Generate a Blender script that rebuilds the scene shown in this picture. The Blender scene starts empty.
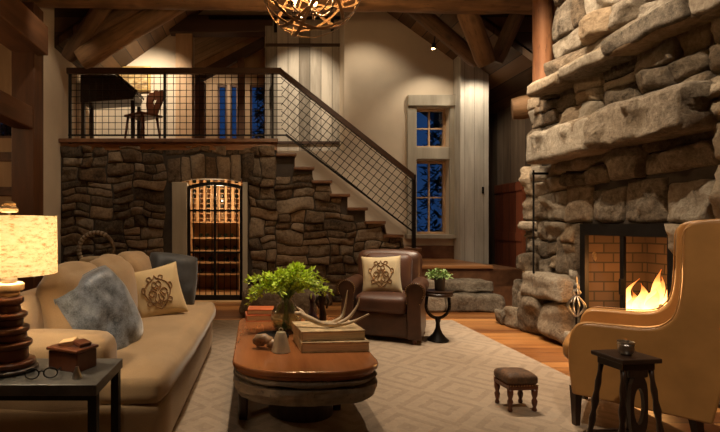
import bpy, bmesh, math, random
from mathutils import Vector, Matrix, Quaternion, noise, Euler
R = math.radians
S = bpy.context.scene
COL = S.collection
# ---------------------------------------------------------------- camera, world, exposure
F = 460.0; CX = 255.0; CY = 225.0; H = 1.24
def P(x, y, D): return Vector(((x-CX)*D/F, D, H-(y-CY)*D/F))
cam_d = bpy.data.cameras.new('camera'); cam = bpy.data.objects.new('camera', cam_d); COL.objects.link(cam)
cam.location = (0, 0, H); cam.rotation_euler = (R(90), 0, 0)
cam_d.sensor_width = 36; cam_d.lens = 36*F/720; cam_d.shift_x = (360-CX)/720; cam_d.shift_y = (CY-216)/720
cam_d.clip_start = 0.05; cam_d.clip_end = 200
S.camera = cam
S.view_settings.view_transform = 'Standard'; S.view_settings.look = 'None'
S.view_settings.gamma = 1; S.view_settings.use_curve_mapping = False
S.view_settings.exposure = 0.0
W = bpy.data.worlds.new('night'); S.world = W; W.use_nodes = True
W.node_tree.nodes['Background'].inputs[0].default_value = (0.04, 0.13, 0.42, 1)
W.node_tree.nodes['Background'].inputs[1].default_value = 0.26
WARM = (1.0, 0.72, 0.42); WARM2 = (1.0, 0.83, 0.62)
def spot(loc, target, power, size=60, col=WARM2, rad=0.06, blend=0.7):
    l = bpy.data.lights.new('ceiling_or_fill_spot', 'SPOT'); l.energy = power; l.color = col
    l.spot_size = R(size); l.spot_blend = blend; l.shadow_soft_size = rad
    o = bpy.data.objects.new('ceiling_or_fill_spot', l); COL.objects.link(o); o.location = loc
    o.rotation_euler = (Vector(target)-Vector(loc)).to_track_quat('-Z', 'Y').to_euler()
def point(loc, power, col=WARM, rad=0.08):
    l = bpy.data.lights.new('lamp_light', 'POINT'); l.energy = power; l.color = col; l.shadow_soft_size = rad
    o = bpy.data.objects.new('lamp_light', l); COL.objects.link(o); o.location = loc
# great room downlights hung from the roof timbers, plus added unseen fills
spot((1.3, 3.0, 5.0), (3.2, 4.2, 2.4), 560, 60, (1.0,0.81,0.58), 0.03)
spot((2.25, 4.6, 5.3), (3.1, 4.4, 2.2), 640, 70, (1.0,0.82,0.60), 0.02)                 # chimney
spot((1.6, 6.1, 4.6), (3.2, 5.1, 1.3), 200, 50, rad=0.03)                  # chimney left flank
spot((0.2, 3.4, 5.2), (-1.0, 3.6, 0.5), 360, 46)                 # sofa
spot((0.3, 3.3, 5.3), (0.35, 3.6, 0.4), 320, 36)                 # coffee table
spot((1.6, 4.4, 5.2), (1.6, 4.4, 0.0), 430, 52)                  # rug
spot((1.2, 3.6, 5.2), (1.3, 5.0, 0.6), 160, 26)                  # armchair
spot((0.9, 0.4, 4.4), (2.5, 2.8, 0.8), 330, 30)                  # unseen fill from the front left, added to brighten the wing chair
spot((2.7, 4.6, 4.9), (2.95, 5.7, 0.0), 300, 44)                 # steps and boards
spot((-1.6, 5.4, 4.9), (-1.9, 7.4, 1.2), 80, 60)                # stone wall left
spot((0.9, 5.2, 4.9), (1.1, 7.4, 1.0), 170, 60)                  # stone wall right
spot((-0.4, 1.0, 4.5), (-0.6, 2.6, 0.3), 50, 50)  # added fill without a fixture, over the near end of the sofa
# stair and window wall
spot((3.15, 7.75, 4.25), (3.2, 8.5, 2.6), 45, 100, rad=0.03)
spot((2.0, 7.6, 5.0), (2.0, 8.5, 2.4), 60, 100)
spot((3.90, 7.75, 3.95), (3.90, 8.2, 2.2), 55, 120, rad=0.05)
spot((3.3, 6.95, 3.9), (3.9, 8.2, 1.9), 110, 34, rad=0.05)  # extra wash on the board column, added with no fixture
# loft
spot((-1.9, 8.0, 4.7), (-2.2, 9.2, 3.3), 170, 110)
spot((0.9, 7.45, 5.0), (0.95, 9.0, 3.7), 210, 60)
spot((-0.7, 9.8, 4.6), (-0.9, 11.0, 3.6), 55, 120)
spot((4.5, 6.2, 4.3), (4.8, 8.2, 2.2), 26, 90)                    # unseen spot added to lighten the plank wall beyond the chimney
spot((-2.2, 5.6, 4.6), (-3.2, 7.2, 2.6), 40, 60)
# wine cellar, room on the left
point((-0.65, 8.05, 1.75), 34, (1.0, 0.72, 0.42), 0.06)
point((-4.9, 5.2, 2.7), 45, (1.0, 0.66, 0.36), 0.15)

# ---------------------------------------------------------------- materials
def nt(name):
    m = bpy.data.materials.new(name); m.use_nodes = True
    n = m.node_tree.nodes; l = m.node_tree.links
    return m, n, l, n['Principled BSDF']
def rgba(c): return (c[0], c[1], c[2], 1)
def coords(n, l, scale=(1,1,1)):
    t = n.new('ShaderNodeTexCoord'); mp = n.new('ShaderNodeMapping'); l.new(t.outputs['Object'], mp.inputs[0])
    mp.inputs['Scale'].default_value = scale
    return mp.outputs[0]
def noisy(n, l, vec, scale, detail=4, rough=0.55):
    t = n.new('ShaderNodeTexNoise'); t.inputs['Scale'].default_value = scale
    t.inputs['Detail'].default_value = detail; t.inputs['Roughness'].default_value = rough
    l.new(vec, t.inputs['Vector']); return t.outputs['Fac']
def ramp(n, l, fac, stops):
    r = n.new('ShaderNodeValToRGB'); e = r.color_ramp.elements
    while len(e) < len(stops): e.new(0.5)
    for i, (p, c) in enumerate(stops): e[i].position = p; e[i].color = rgba(c)
    l.new(fac, r.inputs[0]); return r.outputs[0]
def bump(n, l, h, p, strength=0.3, dist=0.02):
    b = n.new('ShaderNodeBump'); b.inputs['Strength'].default_value = strength; b.inputs['Distance'].default_value = dist
    l.new(h, b.inputs['Height']); l.new(b.outputs[0], p.inputs['Normal'])
def math_(n, l, op, a, b=None, c=None):
    m = n.new('ShaderNodeMath'); m.operation = op
    for i, v in enumerate((a, b, c)):
        if v is None: continue
        if isinstance(v, (int, float)): m.inputs[i].default_value = v
        else: l.new(v, m.inputs[i])
    return m.outputs[0]
def simple(name, c, rough=0.6, metal=0.0, var=0.25, scale=8, stretch=(1,1,1), bmp=0.15, bdist=0.01, **kw):
    m, n, l, p = nt(name)
    v = coords(n, l, stretch); f = noisy(n, l, v, scale)
    lo = [x*(1-var) for x in c]; hi = [min(1, x*(1+var)) for x in c]
    l.new(ramp(n, l, f, [(0.3, lo), (0.7, hi)]), p.inputs['Base Color'])
    p.inputs['Roughness'].default_value = rough; p.inputs['Metallic'].default_value = metal
    if bmp: bump(n, l, f, p, bmp, bdist)
    for k, x in kw.items(): p.inputs[k.replace('_', ' ')].default_value = x
    return m
def wood(name, c1, c2, axis='Z', rough=0.55, grain=9, plank=0, pax='X', bmp=0.25, spec=0.5, gap=(0.02,0.012,0.008), knots=False, gw=0.006, pv=0.45):
    """long grain along axis; plank>0 adds board joints across pax"""
    m, n, l, p = nt(name)
    st = {'X': (0.12,1,1), 'Y': (1,0.12,1), 'Z': (1,1,0.12)}[axis]
    v = coords(n, l, st)
    f = noisy(n, l, v, grain, 6, 0.65); f2 = noisy(n, l, v, grain*0.25, 3, 0.5)
    fac = math_(n, l, 'ADD', math_(n, l, 'MULTIPLY', f, 0.6), math_(n, l, 'MULTIPLY', f2, 0.4))
    h = f
    if plank:
        t = n.new('ShaderNodeTexCoord'); sx = n.new('ShaderNodeSeparateXYZ'); l.new(t.outputs['Object'], sx.inputs[0])
        q = math_(n, l, 'DIVIDE', sx.outputs[pax], plank)
        idx = math_(n, l, 'FLOOR', q); fr = math_(n, l, 'FRACT', q)
        wn = n.new('ShaderNodeTexWhiteNoise'); wn.noise_dimensions = '1D'; l.new(idx, wn.inputs['W'])
        fac = math_(n, l, 'ADD', fac, math_(n, l, 'MULTIPLY', math_(n, l, 'SUBTRACT', wn.outputs['Value'], 0.5), pv))
        edge = math_(n, l, 'GREATER_THAN', math_(n, l, 'ABSOLUTE', math_(n, l, 'SUBTRACT', fr, 0.5)), 0.5-gw/plank)
    col = ramp(n, l, fac, [(0.28, c1), (0.72, c2)])
    if plank:
        mx = n.new('ShaderNodeMix'); mx.data_type = 'RGBA'; l.new(edge, mx.inputs[0]); l.new(col, mx.inputs[6]); mx.inputs[7].default_value = rgba(gap)
        col = mx.outputs[2]; h = math_(n, l, 'SUBTRACT', f, edge)
    if knots:
        tk = n.new('ShaderNodeTexCoord'); mk_ = n.new('ShaderNodeMapping'); l.new(tk.outputs['Object'], mk_.inputs[0]); mk_.inputs['Scale'].default_value = (1,1,0.5)
        vo = n.new('ShaderNodeTexVoronoi'); vo.inputs['Scale'].default_value = 3.2; l.new(mk_.outputs[0], vo.inputs['Vector'])
        kf = ramp(n, l, vo.outputs['Distance'], [(0.05,(1,1,1)),(0.17,(0,0,0))]); cr = noisy(n, l, v, grain*2.3, 4, 0.7)
        ck = ramp(n, l, cr, [(0.34,(1,1,1)),(0.42,(0,0,0))]); bl = noisy(n, l, tk.outputs['Object'], 1.8, 3)
        for fz, am in ((kf,0.75),(ck,0.7),(ramp(n, l, bl, [(0.42,(0,0,0)),(0.62,(1,1,1))]),0.45)):
            mx = n.new('ShaderNodeMix'); mx.data_type = 'RGBA'; l.new(math_(n, l, 'MULTIPLY', fz, am), mx.inputs[0]); l.new(col, mx.inputs[6]); mx.inputs[7].default_value = rgba([x*0.18 for x in c2]); col = mx.outputs[2]
    l.new(col, p.inputs['Base Color']); p.inputs['Roughness'].default_value = rough
    p.inputs['Specular IOR Level'].default_value = spec
    bump(n, l, h, p, bmp, 0.01)
    return m
def stone_mat(name, dark, mid, light, bs=0.85):
    m, n, l, p = nt(name)
    a = n.new('ShaderNodeAttribute'); a.attribute_name = 'tone'
    s = n.new('ShaderNodeSeparateColor'); l.new(a.outputs['Color'], s.inputs[0])
    v = coords(n, l)
    f = noisy(n, l, v, 6, 10, 0.78); g = noisy(n, l, v, 26, 8, 0.8)
    k = math_(n, l, 'ADD', math_(n, l, 'ADD', math_(n, l, 'MULTIPLY', f, 0.60), math_(n, l, 'MULTIPLY', g, 0.50)), math_(n, l, 'SUBTRACT', math_(n, l, 'MULTIPLY', s.outputs[0], 0.26), 0.18))
    c = ramp(n, l, k, [(0.30, dark), (0.47, mid), (0.70, light)])
    mx = n.new('ShaderNodeMix'); mx.data_type = 'RGBA'; mx.blend_type = 'MULTIPLY'
    l.new(s.outputs[1], mx.inputs[0]); l.new(c, mx.inputs[6]); mx.inputs[7].default_value = (0.95, 0.80, 0.64, 1)
    l.new(mx.outputs[2], p.inputs['Base Color']); p.inputs['Roughness'].default_value = 0.9
    p.inputs['Specular IOR Level'].default_value = 0.25
    hh = math_(n, l, 'ADD', math_(n, l, 'MULTIPLY', f, 0.8), math_(n, l, 'MULTIPLY', g, 0.35))
    bump(n, l, hh, p, bs, 0.12)
    return m
def emis(name, c, s):
    m, n, l, p = nt(name); p.inputs['Base Color'].default_value = rgba(c)
    p.inputs['Emission Color'].default_value = rgba(c); p.inputs['Emission Strength'].default_value = s
    return m
def glass(name, c=(1,1,1), rough=0.0, ior=1.45):
    m, n, l, p = nt(name); p.inputs['Base Color'].default_value = rgba(c); p.inputs['Roughness'].default_value = rough
    p.inputs['Transmission Weight'].default_value = 1; p.inputs['IOR'].default_value = ior
    return m
M = {}
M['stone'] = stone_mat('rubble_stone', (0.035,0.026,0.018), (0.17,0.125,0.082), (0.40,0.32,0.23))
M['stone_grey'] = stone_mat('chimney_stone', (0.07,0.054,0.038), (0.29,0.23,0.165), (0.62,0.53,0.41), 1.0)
M['mortar'] = simple('mortar', (0.05,0.038,0.028), 0.95)
M['plaster'] = simple('plaster', (0.62,0.52,0.39), 0.9, var=0.05, scale=3, bmp=0.08)
M['floor'] = wood('floor_boards', (0.15,0.05,0.014), (0.52,0.23,0.07), 'X', 0.3, 9, 0.16, 'Y', 0.12, gw=0.003)
M['roof'] = wood('roof_boards', (0.07,0.036,0.016), (0.20,0.11,0.05), 'Y', 0.7, 7, 0.22, 'X', 0.2)
M['gable'] = wood('gable_boards', (0.035,0.018,0.009), (0.11,0.055,0.025), 'X', 0.7, 7, 0.25, 'Z', 0.2)
M['log'] = wood('hewn_log', (0.12,0.058,0.022), (0.40,0.22,0.095), 'Z', 0.7, 14, 0, 'X', 0.8, knots=True)
M['logdark'] = wood('dark_log', (0.055,0.028,0.012), (0.22,0.115,0.05), 'Z', 0.7, 14, 0, 'X', 0.8, knots=True)
M['logred'] = wood('red_log', (0.18,0.06,0.02), (0.52,0.22,0.085), 'Z', 0.65, 14, 0, 'X', 0.8, knots=True)
M['post'] = wood('dark_timber', (0.035,0.015,0.007), (0.16,0.065,0.026), 'Z', 0.55, 8)
M['posty'] = wood('dark_timber_y', (0.05,0.022,0.010), (0.21,0.09,0.037), 'Y', 0.55, 8)
M['postx'] = wood('dark_timber_x', (0.025,0.012,0.006), (0.09,0.04,0.018), 'X', 0.55, 8)
M['pine'] = wood('honey_timber', (0.32,0.185,0.09), (0.62,0.41,0.23), 'Z', 0.6, 6)
M['barn'] = wood('weathered_boards', (0.20,0.17,0.13), (0.54,0.48,0.39), 'Z', 0.85, 12, 0.215, 'X', 0.4, knots=False, gw=0.004)
M['barnx'] = wood('weathered_batten', (0.16,0.135,0.105), (0.36,0.31,0.25), 'X', 0.85, 7)
M['grey'] = wood('grey_boards', (0.34,0.305,0.25), (0.68,0.63,0.54), 'Z', 0.85, 9, 0.17, 'X', 0.4, gw=0.0025, pv=0.15)
M['greytrim'] = wood('grey_trim', (0.27,0.235,0.175), (0.47,0.42,0.33), 'Z', 0.85, 8)
M['brownwall'] = wood('brown_boards', (0.10,0.065,0.038), (0.27,0.19,0.12), 'Z', 0.75, 9, 0.24, 'Y', 0.3, gw=0.004)
M['brownwallx'] = wood('brown_boards_back', (0.10,0.065,0.038), (0.27,0.19,0.12), 'Z', 0.75, 9, 0.24, 'X', 0.3, gw=0.004)
M['reddoor'] = wood('red_door', (0.12,0.030,0.012), (0.34,0.10,0.04), 'Z', 0.4, 6, 0.22, 'Y', 0.15)
M['tread'] = wood('stair_tread', (0.07,0.030,0.013), (0.24,0.11,0.048), 'Y', 0.45, 8)
M['landing'] = wood('landing_board', (0.20,0.075,0.024), (0.50,0.24,0.09), 'X', 0.35, 7, 0.18, 'Y', 0.12)
M['iron'] = simple('black_iron', (0.018,0.015,0.013), 0.5, 0.7, bmp=0.05)
M['gilt'] = simple('warm_bronze', (0.22,0.13,0.06), 0.4, 0.8, bmp=0.1)
M['bronze'] = simple('dark_bronze', (0.055,0.038,0.026), 0.4, 0.85, bmp=0.1)
M['darkwood'] = wood('near_black_wood', (0.012,0.006,0.004), (0.05,0.024,0.013), 'Z', 0.35, 8, 0, 'X', 0.1)
M['mahog'] = wood('red_brown_wood', (0.05,0.015,0.007), (0.16,0.05,0.02), 'Z', 0.28, 9, 0, 'X', 0.08)
M['paleturn'] = wood('pale_wood', (0.50,0.30,0.13), (0.75,0.50,0.26), 'X', 0.4, 7)
M['tabletop'] = wood('polished_top', (0.13,0.038,0.012), (0.42,0.155,0.05), 'Y', 0.2, 6, 0, 'X', 0.06)
M['apron'] = wood('rough_slab', (0.09,0.065,0.045), (0.42,0.32,0.22), 'Y', 0.75, 14, 0, 'X', 1.0, knots=True)
M['slate'] = simple('slate', (0.060,0.055,0.048), 0.5, var=0.3, scale=14, bmp=0.2)
def thin(name, tint, rg=0.0, mixk=1.0):
    m, n, l, p = nt(name); n.remove(p); fr = n.new('ShaderNodeLayerWeight'); fr.inputs[0].default_value = 0.5
    tr = n.new('ShaderNodeBsdfTransparent'); tr.inputs[0].default_value = rgba(tint); gl = n.new('ShaderNodeBsdfGlossy'); gl.inputs['Roughness'].default_value = rg
    mx = n.new('ShaderNodeMixShader'); l.new(math_(n, l, 'ADD', math_(n, l, 'MULTIPLY', math_(n, l, 'POWER', fr.outputs['Facing'], 3.5), 0.5*mixk), 0.05*mixk), mx.inputs[0]); l.new(tr.outputs[0], mx.inputs[1]); l.new(gl.outputs[0], mx.inputs[2]); l.new(mx.outputs[0], n['Material Output'].inputs[0])
    return m
M['glass'] = thin('clear_glass', (0.93,0.95,0.93)); M['vaseglass'] = thin('vase_glass', (0.90,0.93,0.88), 0.06, 2.4)
M['water'] = thin('water', (0.88,0.93,0.80), 0.0, 0.8)
M['ceilplank'] = wood('pale_ceiling_boards', (0.22,0.16,0.10), (0.44,0.34,0.22), 'X', 0.8, 7, 0.25, 'Y', 0.2)
def fabric(name, c, rough=0.85, sheen=0.5, var=0.12, wscale=220, big=3, metal=0):
    m, n, l, p = nt(name); v = coords(n, l)
    f = noisy(n, l, v, big, 5, 0.6); g = noisy(n, l, v, wscale, 2)
    k = math_(n, l, 'ADD', math_(n, l, 'MULTIPLY', f, 0.7), math_(n, l, 'MULTIPLY', g, 0.3))
    l.new(ramp(n, l, k, [(0.35, [x*(1-var) for x in c]), (0.65, [min(1, x*(1+var)) for x in c])]), p.inputs['Base Color'])
    p.inputs['Roughness'].default_value = rough; p.inputs['Sheen Weight'].default_value = sheen
    p.inputs['Sheen Roughness'].default_value = 0.4
    bump(n, l, k, p, 0.25, 0.01)
    return m
M['sofa'] = fabric('tan_chenille', (0.36,0.235,0.12), 0.8, 0.35, 0.14, 160)
M['velvet'] = fabric('blue_grey_velvet', (0.17,0.195,0.23), 0.45, 1.0, 0.75, 120, 14)
M['charcoal'] = fabric('charcoal_velvet', (0.035,0.034,0.034), 0.6, 0.4, 0.4, 120, 6)
M['linen'] = fabric('cream_linen', (0.66,0.54,0.34), 0.9, 0.2, 0.06, 300)
M['linentan'] = fabric('tan_linen', (0.60,0.44,0.23), 0.9, 0.2, 0.06, 300)
M['crest'] = simple('brown_embroidery', (0.25,0.13,0.05), 0.8)
M['leather'] = simple('tan_leather', (0.42,0.205,0.062), 0.36, var=0.14, scale=5, bmp=0.08)
M['dleather'] = simple('brown_leather', (0.075,0.032,0.017), 0.38, var=0.4, scale=5, bmp=0.12)
M['seatleather'] = fabric('brown_suede', (0.085,0.032,0.016), 0.5, 0.08, 0.35)
M['brass'] = simple('nail_brass', (0.55,0.38,0.16), 0.35, 1.0, bmp=0)
M['pewter'] = simple('pewter', (0.50,0.47,0.42), 0.3, 1.0, bmp=0.05)
M['shell'] = simple('brown_shell', (0.26,0.16,0.085), 0.4, var=0.5, scale=20)
M['silverbrass'] = simple('old_brass', (0.62,0.52,0.36), 0.35, 0.6, bmp=0.1)
M['antler'] = simple('antler_bone', (0.55,0.40,0.24), 0.5, var=0.4, scale=12)
M['page'] = simple('old_paper', (0.72,0.56,0.34), 0.9, var=0.25, scale=40, stretch=(0.1,0.1,3))
M['vellum'] = simple('old_vellum', (0.50,0.36,0.19), 0.7, var=0.5, scale=16)
M['redbook'] = simple('orange_leather', (0.50,0.11,0.025), 0.45)
M['leaf'] = simple('green_leaf', (0.58,0.76,0.07), 0.45, var=0.4, scale=5, bmp=0, Transmission_Weight=0.0)
M['leafb'] = simple('sage_leaf', (0.22,0.33,0.10), 0.6, var=0.5, scale=14, bmp=0)
M['stem'] = simple('green_stem', (0.16,0.26,0.05), 0.6)
M['fur'] = fabric('worn_tapestry', (0.10,0.045,0.016), 0.7, 0.1, 0.7, 90, 16)
M['gold'] = simple('gilt_frame', (0.50,0.32,0.10), 0.4, 0.6)
M['wicker'] = simple('wicker', (0.22,0.15,0.085), 0.8, var=0.5, scale=30, bmp=0.6)
M['palewicker'] = simple('pale_cane', (0.45,0.36,0.25), 0.8, var=0.4, scale=30)
M['bottle'] = simple('wine_bottle', (0.012,0.018,0.010), 0.12, bmp=0)
M['rackwood'] = wood('redwood_rack', (0.42,0.22,0.09), (0.78,0.50,0.25), 'X', 0.6, 8)
M['conifer'] = simple('conifer', (0.010,0.022,0.010), 0.9)
M['char'] = simple('charred_log', (0.10,0.075,0.055), 0.9, var=0.7, scale=12, bmp=0.6)
M['white'] = simple('white_plastic', (0.6,0.58,0.52), 0.5)
M['bulb'] = emis('bulb_glow', (1.0,0.62,0.25), 30)
# lampshade: lit from inside through woven fibre
m, n, l, p = nt('fibre_shade'); v = coords(n, l, (1,1,3.0)); f = noisy(n, l, v, 26, 6, 0.75)
c = ramp(n, l, f, [(0.38, (0.50,0.36,0.19)), (0.47, (0.90,0.80,0.60)), (0.66, (1.0,0.96,0.84))])
tr = n.new('ShaderNodeBsdfTranslucent'); l.new(c, tr.inputs[0]); l.new(c, p.inputs['Base Color']); p.inputs['Roughness'].default_value = 0.9
mx = n.new('ShaderNodeMixShader'); mx.inputs[0].default_value = 0.65
l.new(p.outputs[0], mx.inputs[1]); l.new(tr.outputs[0], mx.inputs[2]); l.new(mx.outputs[0], n['Material Output'].inputs[0])
M['shade'] = m
# rug: nested diamonds
m, n, l, p = nt('diamond_rug'); t = n.new('ShaderNodeTexCoord'); sx = n.new('ShaderNodeSeparateXYZ'); l.new(t.outputs['Object'], sx.inputs[0])
nz = noisy(n, l, t.outputs['Object'], 30, 4, 0.6); nb = noisy(n, l, t.outputs['Object'], 2.2, 3)
wob = math_(n, l, 'MULTIPLY', math_(n, l, 'SUBTRACT', nz, 0.5), 0.09)
fx = math_(n, l, 'ABSOLUTE', math_(n, l, 'SUBTRACT', math_(n, l, 'FRACT', math_(n, l, 'MULTIPLY', sx.outputs[0], 1/0.62)), 0.5))
fy = math_(n, l, 'ABSOLUTE', math_(n, l, 'SUBTRACT', math_(n, l, 'FRACT', math_(n, l, 'MULTIPLY', sx.outputs[1], 1/0.62)), 0.5))
d = math_(n, l, 'ADD', math_(n, l, 'ADD', fx, fy), wob)
st = math_(n, l, 'GREATER_THAN', math_(n, l, 'SINE', math_(n, l, 'MULTIPLY', d, 6.2832*4)), 0.35)
k = math_(n, l, 'ADD', math_(n, l, 'MULTIPLY', st, 0.19), math_(n, l, 'ADD', math_(n, l, 'MULTIPLY', nz, 0.55), math_(n, l, 'MULTIPLY', nb, 0.35)))
l.new(ramp(n, l, k, [(0.15, (0.40,0.305,0.215)), (0.95, (0.20,0.145,0.10))]), p.inputs['Base Color'])
p.inputs['Roughness'].default_value = 0.95; bump(n, l, math_(n, l, 'SUBTRACT', nz, st), p, 0.35, 0.01)
M['rug'] = m
# firebox brick
m, n, l, p = nt('firebrick'); t = n.new('ShaderNodeTexCoord'); mp = n.new('ShaderNodeMapping'); l.new(t.outputs['Object'], mp.inputs[0])
sp_ = n.new('ShaderNodeSeparateXYZ'); l.new(mp.outputs[0], sp_.inputs[0]); cb_ = n.new('ShaderNodeCombineXYZ'); l.new(math_(n, l, 'ADD', sp_.outputs[0], sp_.outputs[1]), cb_.inputs[0]); l.new(sp_.outputs[2], cb_.inputs[1])
br = n.new('ShaderNodeTexBrick'); l.new(cb_.outputs[0], br.inputs['Vector']); br.inputs['Scale'].default_value = 2.6
br.inputs['Color1'].default_value = (0.085,0.052,0.032,1); br.inputs['Color2'].default_value = (0.055,0.034,0.022,1); br.inputs['Mortar'].default_value = (0.02,0.015,0.01,1)
l.new(br.outputs[0], p.inputs['Base Color']); p.inputs['Roughness'].default_value = 0.9
M['brick'] = m
# flames
m, n, l, p = nt('flame'); n.remove(p); t = n.new('ShaderNodeTexCoord'); sx = n.new('ShaderNodeSeparateXYZ'); l.new(t.outputs['Generated'], sx.inputs[0])
nf = noisy(n, l, t.outputs['Object'], 9, 3)
hh = math_(n, l, 'ADD', sx.outputs[2], math_(n, l, 'MULTIPLY', math_(n, l, 'SUBTRACT', nf, 0.5), 0.5))
c = ramp(n, l, hh, [(0.0, (1.0,0.62,0.22)), (0.45, (1.0,0.50,0.12)), (1.0, (0.85,0.16,0.02))])
e = n.new('ShaderNodeEmission'); l.new(c, e.inputs[0])
l.new(math_(n, l, 'SUBTRACT', 7.0, math_(n, l, 'MULTIPLY', hh, 5.0)), e.inputs[1])
trn = n.new('ShaderNodeBsdfTransparent'); mx = n.new('ShaderNodeMixShader')
l.new(math_(n, l, 'MULTIPLY', math_(n, l, 'POWER', math_(n, l, 'MAXIMUM', hh, 0.0), 1.5), 0.75), mx.inputs[0])
l.new(e.outputs[0], mx.inputs[1]); l.new(trn.outputs[0], mx.inputs[2]); l.new(mx.outputs[0], n['Material Output'].inputs[0])
M['flame'] = m
# landscape picture
m, n, l, p = nt('painting'); v = coords(n, l, (1,1,2)); f = noisy(n, l, v, 6, 5)
l.new(ramp(n, l, f, [(0.35, (0.16,0.085,0.03)), (0.5, (0.42,0.27,0.10)), (0.65, (0.66,0.50,0.26))]), p.inputs['Base Color']); p.inputs['Roughness'].default_value = 0.5
M['painting'] = m

# ---------------------------------------------------------------- mesh helpers
class B:
    def __init__(s): s.bm = bmesh.new()
    def box(s, c, d, rot=None):
        r = bmesh.ops.create_cube(s.bm, size=1.0)['verts']
        mt = Matrix.Translation(Vector(c)) @ (Euler(rot).to_matrix().to_4x4() if rot else Matrix()) @ Matrix.Diagonal((d[0], d[1], d[2], 1))
        bmesh.ops.transform(s.bm, matrix=mt, verts=r); return s
    def box2(s, a, b):
        a = Vector(a); b = Vector(b); d = b-a
        return s.box((a+b)/2, (abs(d.x), abs(d.y), abs(d.z)))
    def tube(s, pts, rad, seg=8, caps=True):
        pts = [Vector(p) for p in pts]; n = len(pts)
        if isinstance(rad, (int, float)): rad = [rad]*n
        prev = None; rings = []
        for i, p in enumerate(pts):
            t = (pts[min(i+1, n-1)]-pts[max(i-1, 0)]).normalized()
            if prev is None:
                a = Vector((0,0,1)) if abs(t.z) < 0.9 else Vector((1,0,0)); u = t.cross(a).normalized()
            else: u = (prev - t*prev.dot(t)).normalized()
            prev = u; w = t.cross(u)
            rings.append([s.bm.verts.new(p+(u*math.cos(2*math.pi*k/seg)+w*math.sin(2*math.pi*k/seg))*rad[i]) for k in range(seg)])
        for i in range(n-1):
            for k in range(seg):
                s.bm.faces.new((rings[i][k], rings[i][(k+1)%seg], rings[i+1][(k+1)%seg], rings[i+1][k]))
        if caps: s.bm.faces.new(rings[0][::-1]); s.bm.faces.new(rings[-1])
        return s
    def lathe(s, prof, c=(0,0,0), seg=28, closed=False):
        c = Vector(c); rings = []
        for r, z in prof:
            if r < 1e-4: rings.append([s.bm.verts.new(c+Vector((0,0,z)))])
            else: rings.append([s.bm.verts.new(c+Vector((r*math.cos(2*math.pi*k/seg), r*math.sin(2*math.pi*k/seg), z))) for k in range(seg)])
        pr = list(zip(rings, rings[1:]))
        if closed: pr.append((rings[-1], rings[0]))
        for a, b in pr:
            for k in range(seg):
                q = [a[k % len(a)], a[(k+1) % len(a)], b[(k+1) % len(b)], b[k % len(b)]]
                q2 = []
                for v in q:
                    if v not in q2: q2.append(v)
                if len(q2) > 2: s.bm.faces.new(q2)
        if not closed:
            for rg, fl in ((rings[0], True), (rings[-1], False)):
                if len(rg) > 1: s.bm.faces.new(rg[::-1] if fl else rg)
        return s
    def prism(s, poly, a0, a1, plane='XZ'):
        """poly in the plane, extruded along the third axis from a0 to a1"""
        def mk(p, a): return {'XZ': Vector((p[0], a, p[1])), 'YZ': Vector((a, p[0], p[1])), 'XY': Vector((p[0], p[1], a))}[plane]
        A = [s.bm.verts.new(mk(p, a0)) for p in poly]; Bv = [s.bm.verts.new(mk(p, a1)) for p in poly]
        s.bm.faces.new(A); s.bm.faces.new(Bv[::-1]); n = len(poly)
        for i in range(n): s.bm.faces.new((A[i], A[(i+1)%n], Bv[(i+1)%n], Bv[i]))
        return s
    def soft(s, c, d, r=0.05, n=10, puff=(0,0,0), rot=None, nz=0.0, seed=0):
        h = Vector(d)/2; r = min(r, min(h)*0.999)
        g = bmesh.new(); bmesh.ops.create_cube(g, size=2.0)
        bmesh.ops.subdivide_edges(g, edges=g.edges[:], cuts=n, use_grid_fill=True)
        mt = Matrix.Translation(Vector(c)) @ (Euler(rot).to_matrix().to_4x4() if rot else Matrix())
        for v in g.verts:
            p = v.co.copy(); q0 = Vector((p.x*h.x, p.y*h.y, p.z*h.z))
            q = Vector([max(-(h[i]-r), min(h[i]-r, q0[i])) for i in range(3)])
            dd = q0-q
            o = q+dd.normalized()*r if dd.length > 1e-6 else q
            for i in range(3):
                j, k = (i+1)%3, (i+2)%3
                o[i] += puff[i]*p[i]*(1-p[j]**2)*(1-p[k]**2)
            if nz: o += noise.noise_vector(o*3.5+Vector((seed, seed*2, 0)))*nz
            v.co = mt @ o
        tmp = bpy.data.meshes.new('t'); g.to_mesh(tmp); g.free(); s.bm.from_mesh(tmp); bpy.data.meshes.remove(tmp)
        return s
def obj(name, b, mat, parent=None, smooth=False, bev=0, world=False, **props):
    bm = b.bm
    if world and parent:
        off = Vector(); q = parent
        while q: off += q.location; q = q.parent
        bmesh.ops.translate(bm, vec=-off, verts=bm.verts)
    bmesh.ops.recalc_face_normals(bm, faces=bm.faces)
    me = bpy.data.meshes.new(name); bm.to_mesh(me); bm.free()
    o = bpy.data.objects.new(name, me); COL.objects.link(o)
    me.materials.append(M[mat] if isinstance(mat, str) else mat)
    if smooth:
        for f in me.polygons: f.use_smooth = True
        if smooth == 'auto': me.set_sharp_from_angle(angle=R(38))
    if bev:
        md = o.modifiers.new('bevel', 'BEVEL'); md.width = bev; md.segments = 2; md.limit_method = 'ANGLE'
    if parent: o.parent = parent
    for k, v in props.items(): o[k] = v
    return o
def tag(o, label, cat, group=None, kind=None):
    o['label'] = label; o['category'] = cat
    if group: o['group'] = group
    if kind: o['kind'] = kind
    return o
def thing(name, label, cat, loc=(0,0,0), rz=0, group=None):
    o = bpy.data.objects.new(name, None); COL.objects.link(o); o.empty_display_size = 0.05
    o.location = loc; o.rotation_euler = (0, 0, rz)
    return tag(o, label, cat, group)
def struct(name, b, mat, parent=None, **kw):
    o = obj(name, b, mat, parent, **kw)
    if not parent: o['kind'] = 'structure'
    return o
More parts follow.
